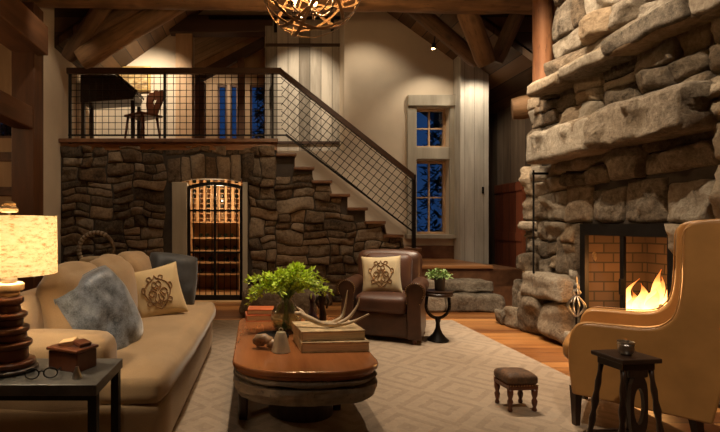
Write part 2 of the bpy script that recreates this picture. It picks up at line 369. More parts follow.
def bezier(pts, n=8):
    """Catmull-Rom through points"""
    pts = [Vector(p) for p in pts]; out = []
    for i in range(len(pts)-1):
        p0 = pts[max(i-1,0)]; p1 = pts[i]; p2 = pts[i+1]; p3 = pts[min(i+2, len(pts)-1)]
        for k in range(n):
            t = k/n
            out.append(0.5*((2*p1)+(p2-p0)*t+(2*p0-5*p1+4*p2-p3)*t*t+(3*p1-p0-3*p2+p3)*t**3))
    return out+[pts[-1]]
# ---------------------------------------------------------------- stonework
def cells(u0, v0, u1, v1, mw, mh, rng):
    w, h = u1-u0, v1-v0
    a = mw*rng.uniform(0.65, 1.35); c = mh*rng.uniform(0.65, 1.35)
    if w > a and (w/mw >= h/mh or h <= c):
        t = u0+w*rng.uniform(0.36, 0.64)
        return cells(u0, v0, t, v1, mw, mh, rng)+cells(t, v0, u1, v1, mw, mh, rng)
    if h > c:
        t = v0+h*rng.uniform(0.38, 0.62)
        return cells(u0, v0, u1, t, mw, mh, rng)+cells(u0, t, u1, v1, mw, mh, rng)
    return [(u0, v0, u1, v1)]
def stones(b, rects, O, U, V, N, rng, res=0.06, gap=0.012, amp=0.03, prot=0.05, depth=0.10, warp=0.05, clip=None, tone=(0,1), drop=0.035, fac=0.13):
    O, U, V, N = Vector(O), Vector(U), Vector(V), Vector(N)
    lay = b.bm.loops.layers.float_color.get('tone') or b.bm.loops.layers.float_color.new('tone')
    for (u0, v0, u1, v1) in rects:
        w, h = u1-u0, v1-v0
        if w < 0.03 or h < 0.03: continue
        nx = max(3, int(w/res)+1); ny = max(3, int(h/res)+1)
        def samp(L, k):
            e_ = min(0.12, 0.016/L); return [0.0, e_]+[e_+(1-2*e_)*q/k for q in range(1, k)]+[1-e_, 1.0]
        SX = samp(w, nx); SY = samp(h, ny); nx = len(SX)-1; ny = len(SY)-1
        pl = [(rng.uniform(-1,1)*fac*w, rng.uniform(-1,1)*fac*h, rng.uniform(0, 0.5)*fac*min(w,h)) for _ in range(4)]
        sd = rng.uniform(0, 100); base = rng.uniform(0.2, 1.0)*prot
        tx, ty = rng.uniform(-1,1)*0.022, rng.uniform(-1,1)*0.022
        tn = (rng.uniform(*tone), rng.random()**1.5, 0, 1)
        jit = [(rng.uniform(-1,1)*0.10*w, rng.uniform(-1,1)*0.10*h) for _ in range(4)] if warp else [(0,0)]*4
        grid = []
        g = gap
        for j in range(ny+1):
            row = []
            for i in range(nx+1):
                s = SX[i]; t = SY[j]
                # pull samples to the rim so edges are crisp
                a, c = 2*s-1, 2*t-1
                k = 1-0.045*(a*a*c*c)**2
                u = (u0+u1)/2+a*k*(w/2-g); v = (v0+v1)/2+c*k*(h/2-g)
                # shared-ish corner slant
                u += sum(jit[q][0]*wt for q, wt in enumerate(((1-s)*(1-t), s*(1-t), s*t, (1-s)*t)))*0.25
                v += sum(jit[q][1]*wt for q, wt in enumerate(((1-s)*(1-t), s*(1-t), s*t, (1-s)*t)))*0.25
                if warp:
                    wv = noise.noise_vector(Vector((u*2.3, v*2.3, 3.3))); u += wv.x*warp; v += wv.y*warp*0.8
                    wv = noise.noise_vector(Vector((u*6, v*6, 8.3))); u += wv.x*0.022; v += wv.y*0.022
                if clip: u, v = clip(u, v)
                e = 1.0 if (i in (0, nx) or j in (0, ny)) else 0.25*max(abs(a), abs(c))**8
                nn = noise.noise(Vector((u*4.2, v*4.2, sd)))*amp + noise.noise(Vector((u*11, v*11, sd)))*amp*0.5 + noise.noise(Vector((u*25, v*25, sd)))*amp*0.32
                fc = abs(noise.noise(Vector((u*2.6+5, v*2.6, sd*1.7))))*amp*0.9
                d = max(base+min(q[0]*a+q[1]*c+q[2] for q in pl)+nn-fc, 0.02)-drop*e
                row.append(b.bm.verts.new(O+U*u+V*v+N*d))
            grid.append(row)
        fs = []
        for j in range(ny):
            for i in range(nx): fs.append(b.bm.faces.new((grid[j][i], grid[j][i+1], grid[j+1][i+1], grid[j+1][i])))
        rim = [grid[0][i] for i in range(nx+1)]+[grid[j][nx] for j in range(1, ny+1)]+[grid[ny][i] for i in range(nx-1, -1, -1)]+[grid[j][0] for j in range(ny-1, 0, -1)]
        back = []
        for v in rim:
            d = (v.co-O).dot(N); back.append(b.bm.verts.new(v.co-N*(d+depth)))
        m_ = len(rim)
        for i in range(m_): fs.append(b.bm.faces.new((rim[i], back[i], back[(i+1)%m_], rim[(i+1)%m_])))
        for f in fs:
            for lp in f.loops: lp[lay] = tn
def rock(b, c, d, rng, n=7, amp=0.10, rot=0):
    """a free-standing squared boulder"""
    g = B(); g.soft((0,0,0), d, min(d)*0.22, n)
    lay = g.bm.loops.layers.float_color.new('tone'); sd = rng.uniform(0,100); m_ = min(d)
    tn = (rng.random(), rng.random()**1.5, 0, 1)
    for v in g.bm.verts:
        nv = noise.noise_vector(v.co*(1.1/m_)*0.8+Vector((sd,0,0)))*m_*amp*1.6+noise.noise_vector(v.co*(3/m_)+Vector((sd,5,0)))*m_*amp*0.5
        v.co = v.co+nv
    for f in g.bm.faces:
        for lp in f.loops: lp[lay] = tn
    bmesh.ops.transform(g.bm, matrix=Matrix.Translation(Vector(c)) @ Matrix.Rotation(rot, 4, 'Z'), verts=g.bm.verts)
    tmp = bpy.data.meshes.new('t'); g.bm.to_mesh(tmp); g.bm.free()
    if not b.bm.loops.layers.float_color.get('tone'): b.bm.loops.layers.float_color.new('tone')
    b.bm.from_mesh(tmp); bpy.data.meshes.remove(tmp)
def log(name, p0, p1, r, mat, label, cat='log beam', r1=None, group=None, knots=True, square=0.0, seg=20):
    p0, p1 = Vector(p0), Vector(p1); L = (p1-p0).length; r1 = r1 or r; sd = (p0.x*7+p0.z*3) % 50
    b = B(); n = max(6, int(L/0.12)); rings = []
    for i in range(n+1):
        t = i/n; z = t*L; rr = r+(r1-r)*t; e = min(1, min(t, 1-t)*L/0.05+0.86); ring = []
        for k in range(seg):
            a = 2*math.pi*k/seg
            q = 1+0.10*noise.noise(Vector((math.cos(a)*0.9+sd, math.sin(a)*0.9, z*1.6)))+0.05*noise.noise(Vector((math.cos(a)*3+sd, math.sin(a)*3, z*5)))
            if square: q *= 1+square*(1/max(abs(math.cos(a)), abs(math.sin(a)))-1)
            ring.append(b.bm.verts.new((rr*q*e*math.cos(a), rr*q*e*math.sin(a), z)))
        rings.append(ring)
    for i in range(n):
        for k in range(seg): b.bm.faces.new((rings[i][k], rings[i][(k+1)%seg], rings[i+1][(k+1)%seg], rings[i+1][k]))
    b.bm.faces.new(rings[0][::-1]); b.bm.faces.new(rings[-1])
    o = obj(name, b, mat, smooth='auto'); o.location = p0; o.rotation_mode = 'QUATERNION'
    o.rotation_quaternion = (p1-p0).to_track_quat('Z', 'Y')
    return tag(o, label, cat, group)
# ================================================================ SETTING
rng = random.Random(7)
LZ = 2.61
struct('floor', B().box2((-6,-2.7,-0.1), (5.0,9.6,0)), 'floor')
# walls behind the viewer and at the sides
struct('wall_front', B().box2((-6,-2.9,-0.1), (5.0,-2.7,8)), 'plaster')
struct('wall_right', B().box2((3.95,-2.7,0), (4.15,5.2,6.3)), 'plaster')
struct('wall_right_rear', B().box2((4.8,5.0,0), (5.0,9.6,6.3)), 'brownwall')
struct('wall_left_outer', B().box2((-6.2,-2.7,0), (-6,8.2,4.6)), 'gable')
struct('wall_left_upper', B().box2((-3.5,-2.7,4.02), (-3.3,7.2,5.3)), 'gable')
struct('ceiling_left', B().box2((-6.2,-2.7,4.4), (-3.45,8.2,4.55)), 'gable')
b = B()
b.box2((-6,8.0,0), (-4.55,8.2,4.5)); b.box2((-4.1,8.0,0), (-3.14,8.2,4.5)); b.box2((-4.55,8.0,0), (-4.1,8.2,2.75)); b.box2((-4.55,8.0,3.45), (-4.1,8.2,4.5))
struct('wall_left_rear', b, 'pine')
w = struct('window_1', B().box2((-4.55,8.06,2.75), (-4.5,8.14,3.45)).box2((-4.15,8.06,2.75), (-4.1,8.14,3.45)).box2((-4.5,8.06,2.75), (-4.15,8.14,2.8)).box2((-4.5,8.06,3.4), (-4.15,8.14,3.45)), 'posty')
obj('pane', B().box2((-4.5,8.09,2.8), (-4.15,8.1,3.4)), 'glass', w)
struct('trim_1', B().box2((-6,7.95,2.35), (-3.2,8.0,2.5)).box2((-6,7.95,1.75), (-3.2,8.0,1.9)), 'posty')
struct('wall_left', B().prism([(6.6,0),(9.3,0),(9.3,4.2),(6.6,5.2)], -3.34, -3.14, 'YZ'), 'plaster')
# roofs
def roof(name, y0, y1, rz, xl, xr, sl, mat, th=0.15, rx=0.45):
    zl = rz-sl*(rx-xl); zr = rz-sl*(xr-rx)
    struct(name, B().prism([(xl,zl),(rx,rz),(xr,zr),(xr,zr+th),(rx,rz+th*1.3),(xl,zl+th)], y0, y1), mat)
roof('ceiling', -2.8, 7.3, 7.75, -3.5, 5.0, 0.72, 'roof')
roof('ceiling_loft', 7.2, 11.3, 6.6, -3.4, 5.0, 0.72, 'roof')
struct('wall_gable', B().prism([(-3.4,3.95),(0.45,6.72),(4.9,3.52),(4.9,4.7),(0.45,7.95),(-3.4,5.2)], 7.2, 7.3), 'gable')

# ---- loft floor, stair wall
struct('floor_loft', B().box2((-3.14,7.42,LZ-0.16), (0.35,11.1,LZ)).box2((0.35,8.53,LZ-0.16), (1.65,11.1,LZ-0.02)), 'landing')
struct('trim_2', B().box2((-3.14,7.34,LZ-0.05), (0.37,7.43,LZ+0.015)), 'tread', bev=0.012)
X0, RUN, RISE, NT = 0.35, 0.285, 0.2175, 8
DX0, DX1, DZ = -1.335, -0.12, 1.90        # cellar door opening
def arch(x): return DZ+0.085*max(0, 1-((x-(DX0+DX1)/2)/0.61)**2)
b = B()
b.box2((-3.14,7.44,0), (DX0,7.75,LZ-0.1)); b.box2((DX1,7.44,0), (X0,7.75,LZ-0.1)); b.box2((DX0,7.44,DZ+0.1), (DX1,7.75,LZ-0.1))
for k in range(1, NT+1): b.box2((X0+RUN*(k-1),7.44,0), (X0+RUN*k,7.75,LZ-RISE*k-0.05))
wb = struct('wall_back', b, 'mortar')
def zprof(u):
    if u < X0: return LZ-0.1
    return LZ-RISE*(min(NT, int((u-X0)/RUN)+1))-0.055
def clipL(u, v): return (min(max(u, -3.14), DX0-0.01), min(v, LZ-0.1))
def clipR(u, v):
    u = min(max(u, DX1+0.02), X0+RUN*NT+0.0); return (u, min(v, max(zprof(u-0.02), zprof(u+0.02) if u < X0 else 0)))
def clipV(u, v): return (u, max(min(v, LZ-0.1), arch(u)+0.01))
sb = B(); kw = dict(rng=rng, res=0.055, amp=0.05, prot=0.10, warp=0.10, gap=0.004, drop=0.03, fac=0.22)
O_, U_, V_, N_ = (0,7.44,0), (1,0,0), (0,0,1), (0,-1,0)
stones(sb, cells(-3.14, 0, DX0-0.1, 2.55, 0.48, 0.22, rng), O_, U_, V_, N_, clip=clipL, **kw)
for (a, c) in ((-0.10, 0.35),):
    stones(sb, cells(a, 0, c, 2.52, 0.42, 0.28, rng), O_, U_, V_, N_, clip=clipR, **kw)
for q in cells(0.35, 0, X0+RUN*NT, 2.5, 0.52, 0.25, rng):
    um = (q[0]+q[2])/2
    if q[1] < zprof(um)-0.05: stones(sb, [q], O_, U_, V_, N_, clip=clipR, **kw)
# upright stones over the door
xs = [-1.42,-1.20,-1.03,-0.80,-0.61,-0.40,-0.22,-0.02]
for i in range(len(xs)-1): stones(sb, [(xs[i], 1.90, xs[i+1], 2.36+rng.uniform(-0.04,0.05))], O_, U_, V_, N_, clip=clipV, **dict(kw, prot=0.09, warp=0.03))
stones(sb, cells(-1.42, 2.38, -0.02, 2.55, 0.34, 0.17, rng), O_, U_, V_, N_, clip=clipV, **dict(kw, prot=0.06))
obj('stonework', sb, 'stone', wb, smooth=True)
# low ledge of boulders at the foot of the wall
stb = B()
for (x, w_, h_) in ((0.04,0.36,0.27),(0.45,0.42,0.22),(0.95,0.5,0.25)):
    rock(stb, (x,7.22,h_/2), (w_,0.34,h_), rng, amp=0.09)
obj('plinth_stones', stb, 'stone', wb, smooth=True)

# ---- upper walls
struct('wall_loft', B().prism([(-3.14,LZ),(-1.24,LZ),(-1.24,5.45),(-3.14,4.08)], 9.2, 9.4)
       .prism([(-1.24,5.18),(0.2,5.18),(0.2,6.45),(-1.24,5.45)], 9.2, 9.4)
       .prism([(0.2,LZ),(1.75,LZ),(1.75,5.72),(0.45,6.62),(0.2,6.45)], 9.2, 9.4), 'plaster')
WX0, WX1 = 2.97, 3.58
b = B()
b.prism([(0.2,0),(1.65,0),(1.65,LZ),(0.2,LZ)], 8.5, 8.75)
b.prism([(1.65,0),(WX0,0),(WX0,4.82),(1.65,5.78)], 8.5, 8.75)
b.prism([(WX1,0),(4.17,0),(4.17,3.95),(WX1,4.38)], 8.5, 8.75)
b.prism([(WX0,0),(WX1,0),(WX1,1.07),(WX0,1.07)], 8.5, 8.75)
b.prism([(WX0,2.44),(WX1,2.44),(WX1,2.68),(WX0,2.68)], 8.5, 8.75)
b.prism([(WX0,3.42),(WX1,3.42),(WX1,4.38),(WX0,4.82)], 8.5, 8.75)
b.box2((1.65,8.75,LZ), (1.85,9.4,5.7))
struct('wall_stair', b, 'plaster')
def window(name, x0, x1, z0, z1, y, mat, nx=1, nz=1, t=0.045):
    b = B().box2((x0,y,z0), (x0+t,y+0.07,z1)).box2((x1-t,y,z0), (x1,y+0.07,z1)).box2((x0+t,y,z0), (x1-t,y+0.07,z0+t)).box2((x0+t,y,z1-t), (x1-t,y+0.07,z1))
    w = struct(name, b, mat, bev=0.004); m = B()
    for i in range(1, nx): xx = x0+(x1-x0)*i/nx; m.box2((xx-0.013,y+0.01,z0+t), (xx+0.013,y+0.06,z1-t))
    for i in range(1, nz): zz = z0+(z1-z0)*i/nz; m.box2((x0+t,y+0.012,zz-0.013), (x1-t,y+0.058,zz+0.013))
    obj('muntins', m, mat, w)
    obj('pane', B().box2((x0+t,y+0.03,z0+t), (x1-t,y+0.036,z1-t)), 'glass', w)
    return w
window('window_2', WX0, WX1, 2.68, 3.42, 8.64, 'pine', 2, 2)
window('window_3', WX0, WX1, 1.07, 2.44, 8.64, 'pine', 2, 2)
b = B()
b.box2((2.80,8.44,1.0), (2.97,8.5,3.42)); b.box2((3.58,8.44,1.0), (3.70,8.5,3.42)); b.box2((2.97,8.45,2.45), (3.58,8.5,2.67))
b.box2((2.80,8.40,3.42), (3.72,8.5,3.62)); b.box2((2.76,8.36,0.99), (3.74,8.5,1.07))
struct('trim_3', b, 'greytrim', bev=0.008)
struct('baseboard_back', B().box2((2.3,8.46,0.6), (3.66,8.5,0.86)), 'tread')
# weathered board column and the wall beyond
struct('trim_4', B().box2((3.66,8.2,0), (4.17,8.5,4.35)), 'grey', bev=0.01)
tag(obj('light_switch', B().box((4.06,8.192,1.86), (0.035,0.016,0.12)), 'iron', bev=0.004), 'small dark switch plate low on the pale grey board column', 'light switch')
d = struct('door_3', B().box2((4.74,8.15,0), (4.8,9.1,2.02)), 'reddoor', bev=0.006)
obj('rail', B().box2((4.725,8.17,1.86), (4.745,9.08,2.0)).box2((4.725,8.17,0.1), (4.745,9.08,0.3)).box2((4.725,8.17,0.95),(4.745,9.08,1.1)), 'reddoor', d)
struct('wall_nook', B().box2((3.9,9.45,0), (4.8,9.6,4.6)), 'brownwallx')
# small room beyond the loft
b = B().box2((-1.9,9.4,LZ), (-1.8,11.1,5.6)).box2((0.9,9.4,LZ), (1.0,11.1,5.6))
wx = [(-1.50,-1.18),(-0.90,-0.66),(-0.60,-0.40),(-0.12,0.28)]
e = [-1.8]+[v for p in wx for v in p]+[0.9]
for i in range(0, len(e), 2): b.box2((e[i],11.0,LZ), (e[i+1],11.15,4.6))
b.prism([(-1.8,4.6),(0.9,4.6),(0.9,6.3),(0.45,6.62),(-1.8,5.0)], 11.0, 11.15)
struct('wall_loft_rear', b, 'pine')
for i, (a, c) in enumerate(wx): window('window_%d' % (4+i), a, c, LZ+0.05, 4.6, 11.04, 'posty', 1, 1, 0.05)
struct('ceiling_loft_rear', B().prism([(-1.8,4.9),(0.9,6.2),(0.9,6.3),(-1.8,5.0)], 9.4, 11.0), 'ceilplank')
struct('trim_6', B().box2((-1.57,9.08,LZ), (-1.24,9.26,5.18)), 'pine', bev=0.012)
struct('trim_7', B().box2((-1.68,9.0,5.02), (0.35,9.28,5.36)), 'postx', bev=0.015)
struct('trim_8', B().prism([(-1.24,4.15),(0.2,4.95),(0.2,5.15),(-1.24,4.38)], 9.5, 9.62), 'postx')
struct('trim_9', B().box2((-1.24,9.5,LZ), (-1.05,9.65,4.2)).box2((-0.36,9.5,LZ), (-0.22,9.65,4.7)), 'post')

# ---- wine cellar behind the stone wall
struct('wall_cellar', B().box2((-1.75,8.45,0), (-1.7,9.2,2.45)).box2((0.15,7.75,0), (0.2,9.2,2.45)).box2((-1.75,7.75,0),(-1.7,8.45,2.45)).box2((-1.75,9.12,0), (0.2,9.2,2.45)), 'rackwood')
struct('trim_10', B().box2((-1.335,7.38,0), (-1.10,7.6,1.93)), 'greytrim', bev=0.01)
struct('trim_11', B().box2((-0.20,7.38,0), (-0.12,7.6,1.93)), 'greytrim', bev=0.01)
struct('floor_sill', B().box2((-1.1,7.3,0), (-0.2,8.4,0.02)), 'paleturn')
gx0, gx1, gt = -1.10, -0.20, 1.90
def ga(x): return gt+0.07*(1-((x-(gx0+gx1)/2)/0.45)**2)-0.03
d = struct('door_1', B().box2((gx0,7.47,0.02), (gx0+0.05,7.51,ga(gx0))).box2((gx1-0.05,7.47,0.02), (gx1,7.51,ga(gx1))).box2((gx0,7.47,0.02), (gx1,7.51,0.10))
    .box2((gx0,7.47,1.46), (gx1,7.505,1.49)).box2((gx0,7.47,0.78), (gx1,7.505,0.81)).box2((-0.67,7.47,0.1), (-0.63,7.51,1.92)), 'iron')
g = B()
top = [(gx0+(gx1-gx0)*i/16, ga(gx0+(gx1-gx0)*i/16)) for i in range(17)]
g.prism(top+[(x, z-0.055) for x, z in reversed(top)], 7.465, 7.515)
obj('arched_head', g, 'iron', d)
for i in range(1, 9):
    x = gx0+0.1*i
    if abs(x+0.65) < 0.03: continue
    obj('bar', B().tube([(x,7.49,0.08), (x,7.49,ga(x)-0.03)], 0.0075, 6), 'iron', d)
obj('handle', B().box2((-0.70,7.44,0.95), (-0.685,7.47,1.15)), 'bronze', d)
rk = thing('wine_rack', 'lit reddish wooden wine rack with open shelves behind the iron gate', 'wine rack', (-0.72,8.9,0.0))
b = B()
for z in (0.30, 0.52, 0.74, 0.98, 1.28): b.box2((-1.68,8.62,z), (0.13,9.10,z+0.025))
obj('shelf_boards', b, 'rackwood', rk, world=True)
b = B()
for x in (-1.68,-1.22,-0.76,-0.30,0.11): b.box2((x,8.60,0), (x+0.03,9.1,1.28))
obj('uprights', b, 'rackwood', rk, world=True)
b = B()
for i in range(14): x = -1.66+i*0.135; b.box2((x,8.78,1.31), (x+0.045,8.9,2.42))
for i in range(13):
    for j in range(11): b.box2((-1.615+i*0.135,8.80,1.36+j*0.095), (-1.525+i*0.135,8.90,1.375+j*0.095))
obj('column_rack', b, 'rackwood', rk, world=True)
b = B().lathe([(0.0,0),(0.036,0.002),(0.038,0.01),(0.038,0.19),(0.03,0.22),(0.015,0.245),(0.014,0.30),(0.0165,0.302),(0.0165,0.315),(0,0.315)], seg=12)
bt = obj('wine_bottle', b, 'bottle', smooth='auto')
bt.rotation_euler = (R(90),0,0)
n_ = 0
for (z, step, off) in ((1.005+0.04,0.12,0.0),(0.765+0.04,0.18,0.05),(0.545+0.04,0.16,0.02),(0.325+0.04,0.2,0.1)):
    x = -1.52+off
    while x < 0.0:
        if min(abs(x-u-0.015) for u in (-1.22,-0.76,-0.30)) > 0.055:
            o = bt if n_ == 0 else bt.copy()
            if n_: COL.objects.link(o)
            o.location = (x, 8.98, z); sh = {1.045:'highest', 0.805:'second highest', 0.585:'third highest', 0.365:'lowest'}[round(z,3)]; tag(o, 'dark wine bottle lying on the %s open shelf of the cellar rack' % sh, 'wine bottle', 'bottles lying on the %s shelf' % sh); n_ += 1
        x += step
for i in range(3, 13, 2):
    for j in range(1, 11):
        if (i*7+j*5) % 6 < 2: continue
        o = bt.copy(); COL.objects.link(o); o.location = (-1.57+i*0.135, 9.07, 1.375+j*0.095+0.040)
        nm_ = ('first','second','third','fourth','fifth')[(i-3)//2]; tag(o, 'wine bottle slotted in the %s filled upright column from the left of the cellar rack' % nm_, 'wine bottle', 'bottles in the %s filled upright column' % nm_)
        
# ---- stairs
st = thing('staircase', 'straight flight of dark wooden stairs climbing left along the stone wall to the loft', 'staircase', (1.5,8.0,0))
for k in range(1, NT+1):
    z = LZ-RISE*k; x = X0+RUN*(k-1)
    obj('tread', B().box2((x-0.01,7.335,z-0.05), (x+RUN+0.03,8.49,z)), 'tread', st, world=True, bev=0.01)
    obj('riser', B().box2((x-0.005,7.46,z), (x+0.012,8.49,z+RISE-0.05)), 'tread', st, world=True)
obj('platform', B().box2((2.25,7.02,0.57), (3.64,8.48,0.62)), 'landing', st, world=True, bev=0.012)
obj('platform_front', B().box2((2.28,7.06,0.0), (4.2,7.10,0.57)).box2((3.60,7.06,0.3),(4.2,8.1,0.55)), 'tread', st, world=True)
sp = thing('stone_step', 'rough stone step of long tan blocks, lowest one, on the floor below the landing', 'stone step', (3.0,6.76,0))
b = B(); rock(b, (3.12,6.76,0.125), (0.86,0.52,0.25), rng, 14, 0.11); rock(b, (2.42,6.76,0.125), (0.58,0.52,0.25), rng, 10, 0.05)
obj('blocks', b, 'stone_grey', sp, smooth=True, world=True)
sp = thing('stone_step', 'rough stone step of long tan blocks stacked under the wooden landing', 'stone step', (2.9,6.9,0.25))
b = B(); rock(b, (3.10,6.9,0.335), (0.80,0.34,0.18), rng, 14, 0.12); rock(b, (2.42,6.9,0.335), (0.55,0.34,0.17), rng, 10, 0.06)
obj('blocks', b, 'stone_grey', sp, smooth=True, world=True)

# ---- railing
rl = thing('loft_railing', 'black iron railing with wire mesh along the loft edge and down the stairs', 'railing', (-0.5,7.4,LZ))
YR = 7.39
tp = LZ+1.14; xe = 0.42; sx1, sz1 = 2.56, LZ-RISE*8+0.0
sl = -0.80
def rz_(x): return tp+0.0+sl*(x-xe)
endx = 2.55
obj('top_rail', B().box2((-3.02,YR-0.035,tp-0.085), (xe,YR+0.035,tp+0.01)), 'postx', rl, world=True, bev=0.006)
obj('stair_rail', B().prism([(xe-0.02,tp-0.085),(endx,rz_(endx)-0.085),(endx,rz_(endx)+0.01),(xe-0.02,tp+0.01)], YR-0.035, YR+0.035), 'postx', rl, world=True)
bz = lambda x: LZ+0.10-0.765*(x-0.50)
obj('bottom_rail', B().box2((-3.0,YR-0.012,LZ+0.06), (0.50,YR+0.012,LZ+0.085)).prism([(0.48,LZ+0.07),(endx,bz(endx)-0.03),(endx,bz(endx)),(0.50,LZ+0.10)], YR-0.012, YR+0.012), 'iron', rl, world=True)
for x in (-2.97,-1.45,0.28): obj('post', B().box2((x-0.02,YR-0.02,LZ-0.06), (x+0.02,YR+0.02,tp-0.03)), 'iron', rl, world=True)
obj('post', B().box2((endx-0.025,YR-0.03,0.87), (endx+0.025,YR+0.03,rz_(endx))), 'iron', rl, world=True)
g = B(); wr = 0.0055; x = -2.87
while x < 0.42: g.tube([(x,YR,LZ+0.07), (x,YR,tp-0.04)], wr, 4); x += 0.104
z = LZ+0.17
while z < tp-0.06: g.tube([(-2.97,YR,z), (xe+0.02,YR,z)], wr, 4); z += 0.104
obj('level_mesh', g, 'iron', rl, world=True)
g = B(); d1 = Vector((1,-0.79)).normalized(); d2 = Vector((0.79,1)).normalized()
def inside(x, z): return xe <= x <= endx and bz(x) <= z <= rz_(x)
def clipline(p, d):
    ts = [t*0.01 for t in range(-400, 401) if inside(p.x+d.x*t*0.01, p.y+d.y*t*0.01)]
    if len(ts) > 4: g.tube([(p.x+d.x*ts[0],YR,p.y+d.y*ts[0]), (p.x+d.x*ts[-1],YR,p.y+d.y*ts[-1])], wr, 4)
c0 = Vector((1.5, 2.35))
for i in range(-22, 23):
    clipline(c0+d2*i*0.104, d1); clipline(c0+d1*i*0.104, d2)
obj('sloped_mesh', g, 'iron', rl, world=True)

# ---- barn door
d = struct('door_2', B().box2((0.20,8.98,2.64), (1.70,9.03,5.13)), 'barn')
for z in (4.72, 2.82): obj('batten', B().box2((0.20,8.94,z), (1.70,8.98,z+0.05)), 'postx', d)
obj('handle', B().box2((0.30,8.93,3.55), (0.34,8.96,3.95)), 'iron', d)
tr_ = thing('sliding_door_track', 'black iron track with two hangers above the grey plank barn door', 'door track', (0.95,8.98,5.1))
obj('rail', B().box2((-0.9,8.94,5.24), (2.0,8.96,5.30)), 'iron', tr_, world=True)
for x in (0.40, 1.50):
    hg = obj('hanger', B().box2((x-0.03,8.92,4.98), (x+0.03,8.94,5.30)), 'iron', tr_, world=True, bev=0.004)

# ---- timbers
pt = tag(obj('timber_post', B().box2((-3.34,6.3,0), (-3.03,6.6,4.3)), 'post', bev=0.012), 'tall dark square timber post at the left beside the white wall', 'timber post')
tag(obj('timber_beam', B().box2((-3.32,1.0,3.60), (-2.88,6.42,4.0)), 'posty', bev=0.015), 'thick dark squared beam lying on top of the left timber post', 'timber beam')
tag(obj('timber_beam', B().box2((-3.3,1.0,2.56), (-3.04,6.3,2.86)), 'posty', bev=0.015), 'dark squared rail beam joining the left post at mid height', 'timber beam')
log('log_beam', (-4.0,6.5,4.54), (4.8,6.5,4.42), 0.20, 'log', 'long round tie beam log crossing the top of the room')
# left rafter logs
log('log_rafter', P(80,60,7.1), P(205,-16,7.1), 0.165, 'log', 'hewn sloping rafter log above the desk on the left', cat='log rafter', square=0.35)
log('log_rafter', P(68,58,7.15), P(128,-30,6.6), 0.13, 'logdark', 'dark steep hip log rising from the left end of the loft railing', cat='log rafter')
log('log_rafter', P(86,36,7.05), P(180,-24,6.8), 0.11, 'logdark', 'dark rafter log above the hewn rafter at the left', cat='log rafter')
# right logs
log('log_rafter', P(478,62,7.7), P(400,-4,7.4), 0.12, 'logdark', 'slanting log under the roof left of the log braces', cat='log rafter')
log('log_brace', P(487,64,6.9), P(464,4,6.7), 0.14, 'log', 'thick left log of the forked braces above the grey board column', cat='log brace')
log('log_brace', P(496,62,7.1), P(520,8,6.85), 0.11, 'logdark', 'thinner right log of the forked braces above the grey board column', cat='log brace')
log('log_post', P(543,112,5.45), P(543,-25,5.45), 0.105, 'logred', 'upright reddish log standing beside the stone chimney top', cat='log post')
log('log_stub', P(512,109,5.95), (3.95,5.66,2.80), 0.155, 'log', 'round butt end of a log poking out beside the stone chimney', cat='log', r1=0.14)
# spotlight
sp = thing('spotlight', 'small black spotlight under the sloping roof above the stair window', 'spotlight', tuple(P(434,44,7.6)))
obj('housing', B().tube([(0,0,0.0), (-0.02,-0.02,-0.09)], 0.035, 12), 'iron', sp)
obj('bracket', B().tube([(0,0,0.0), (0.02,0.0,0.16)], 0.010, 6), 'iron', sp)
obj('lens', B().tube([(-0.02,-0.02,-0.088), (-0.0205,-0.0205,-0.092)], 0.028, 12), 'bulb', sp)

# ---- trees outside in the night
def conifer(name, loc, h, r, label, seed):
    rg = random.Random(seed); t = thing(name, label, 'tree', loc)
    obj('trunk', B().tube([(0,0,0), (0,0,h)], [0.16, 0.03], 8), 'post', t)
    g = B()
    for i in range(2600):
        z = h*rg.uniform(0.02, 1); rr = r*(1-z/h*0.8)*math.sqrt(rg.random()); a = rg.uniform(0, 6.28)
        c = Vector((rr*math.cos(a), rr*math.sin(a), z-rr*0.3)); s_ = rg.uniform(0.04, 0.12)
        q = Euler((rg.uniform(-1,1), rg.uniform(-1,1), a)).to_matrix()
        vs = [g.bm.verts.new(c+q @ Vector(v)*s_) for v in ((1.6,0,0),(0,0.45,0),(-1.2,0,0.1),(0,-0.45,0))]
        g.bm.faces.new(vs)
    obj('foliage', g, 'conifer', t)
conifer('spruce_tree', (5.6,13.2,-0.5), 6.8, 1.3, 'dark spruce against the blue dusk outside the stair window', 1)
conifer('spruce_tree', (3.4,11.3,-0.5), 4.2, 0.8, 'lower dark spruce outside the stair window, nearer the glass', 2)
conifer('spruce_tree', (-1.65,12.6,0.0), 7.2, 1.05, 'dark spruce outside the loft windows, left one', 3)
conifer('spruce_tree', (0.45,12.6,0.0), 7.0, 0.95, 'dark spruce outside the loft windows, right one', 4)
conifer('spruce_tree', (-5.0,9.3,-0.5), 6.0, 0.9, 'added dark spruce blocking the blue sky in the far left window', 5)  # tree added to darken the pane by hiding the blue sky
struct('ground_outside', B().box2((-8,9.8,-0.6), (14,20,-0.5)), 'mortar')

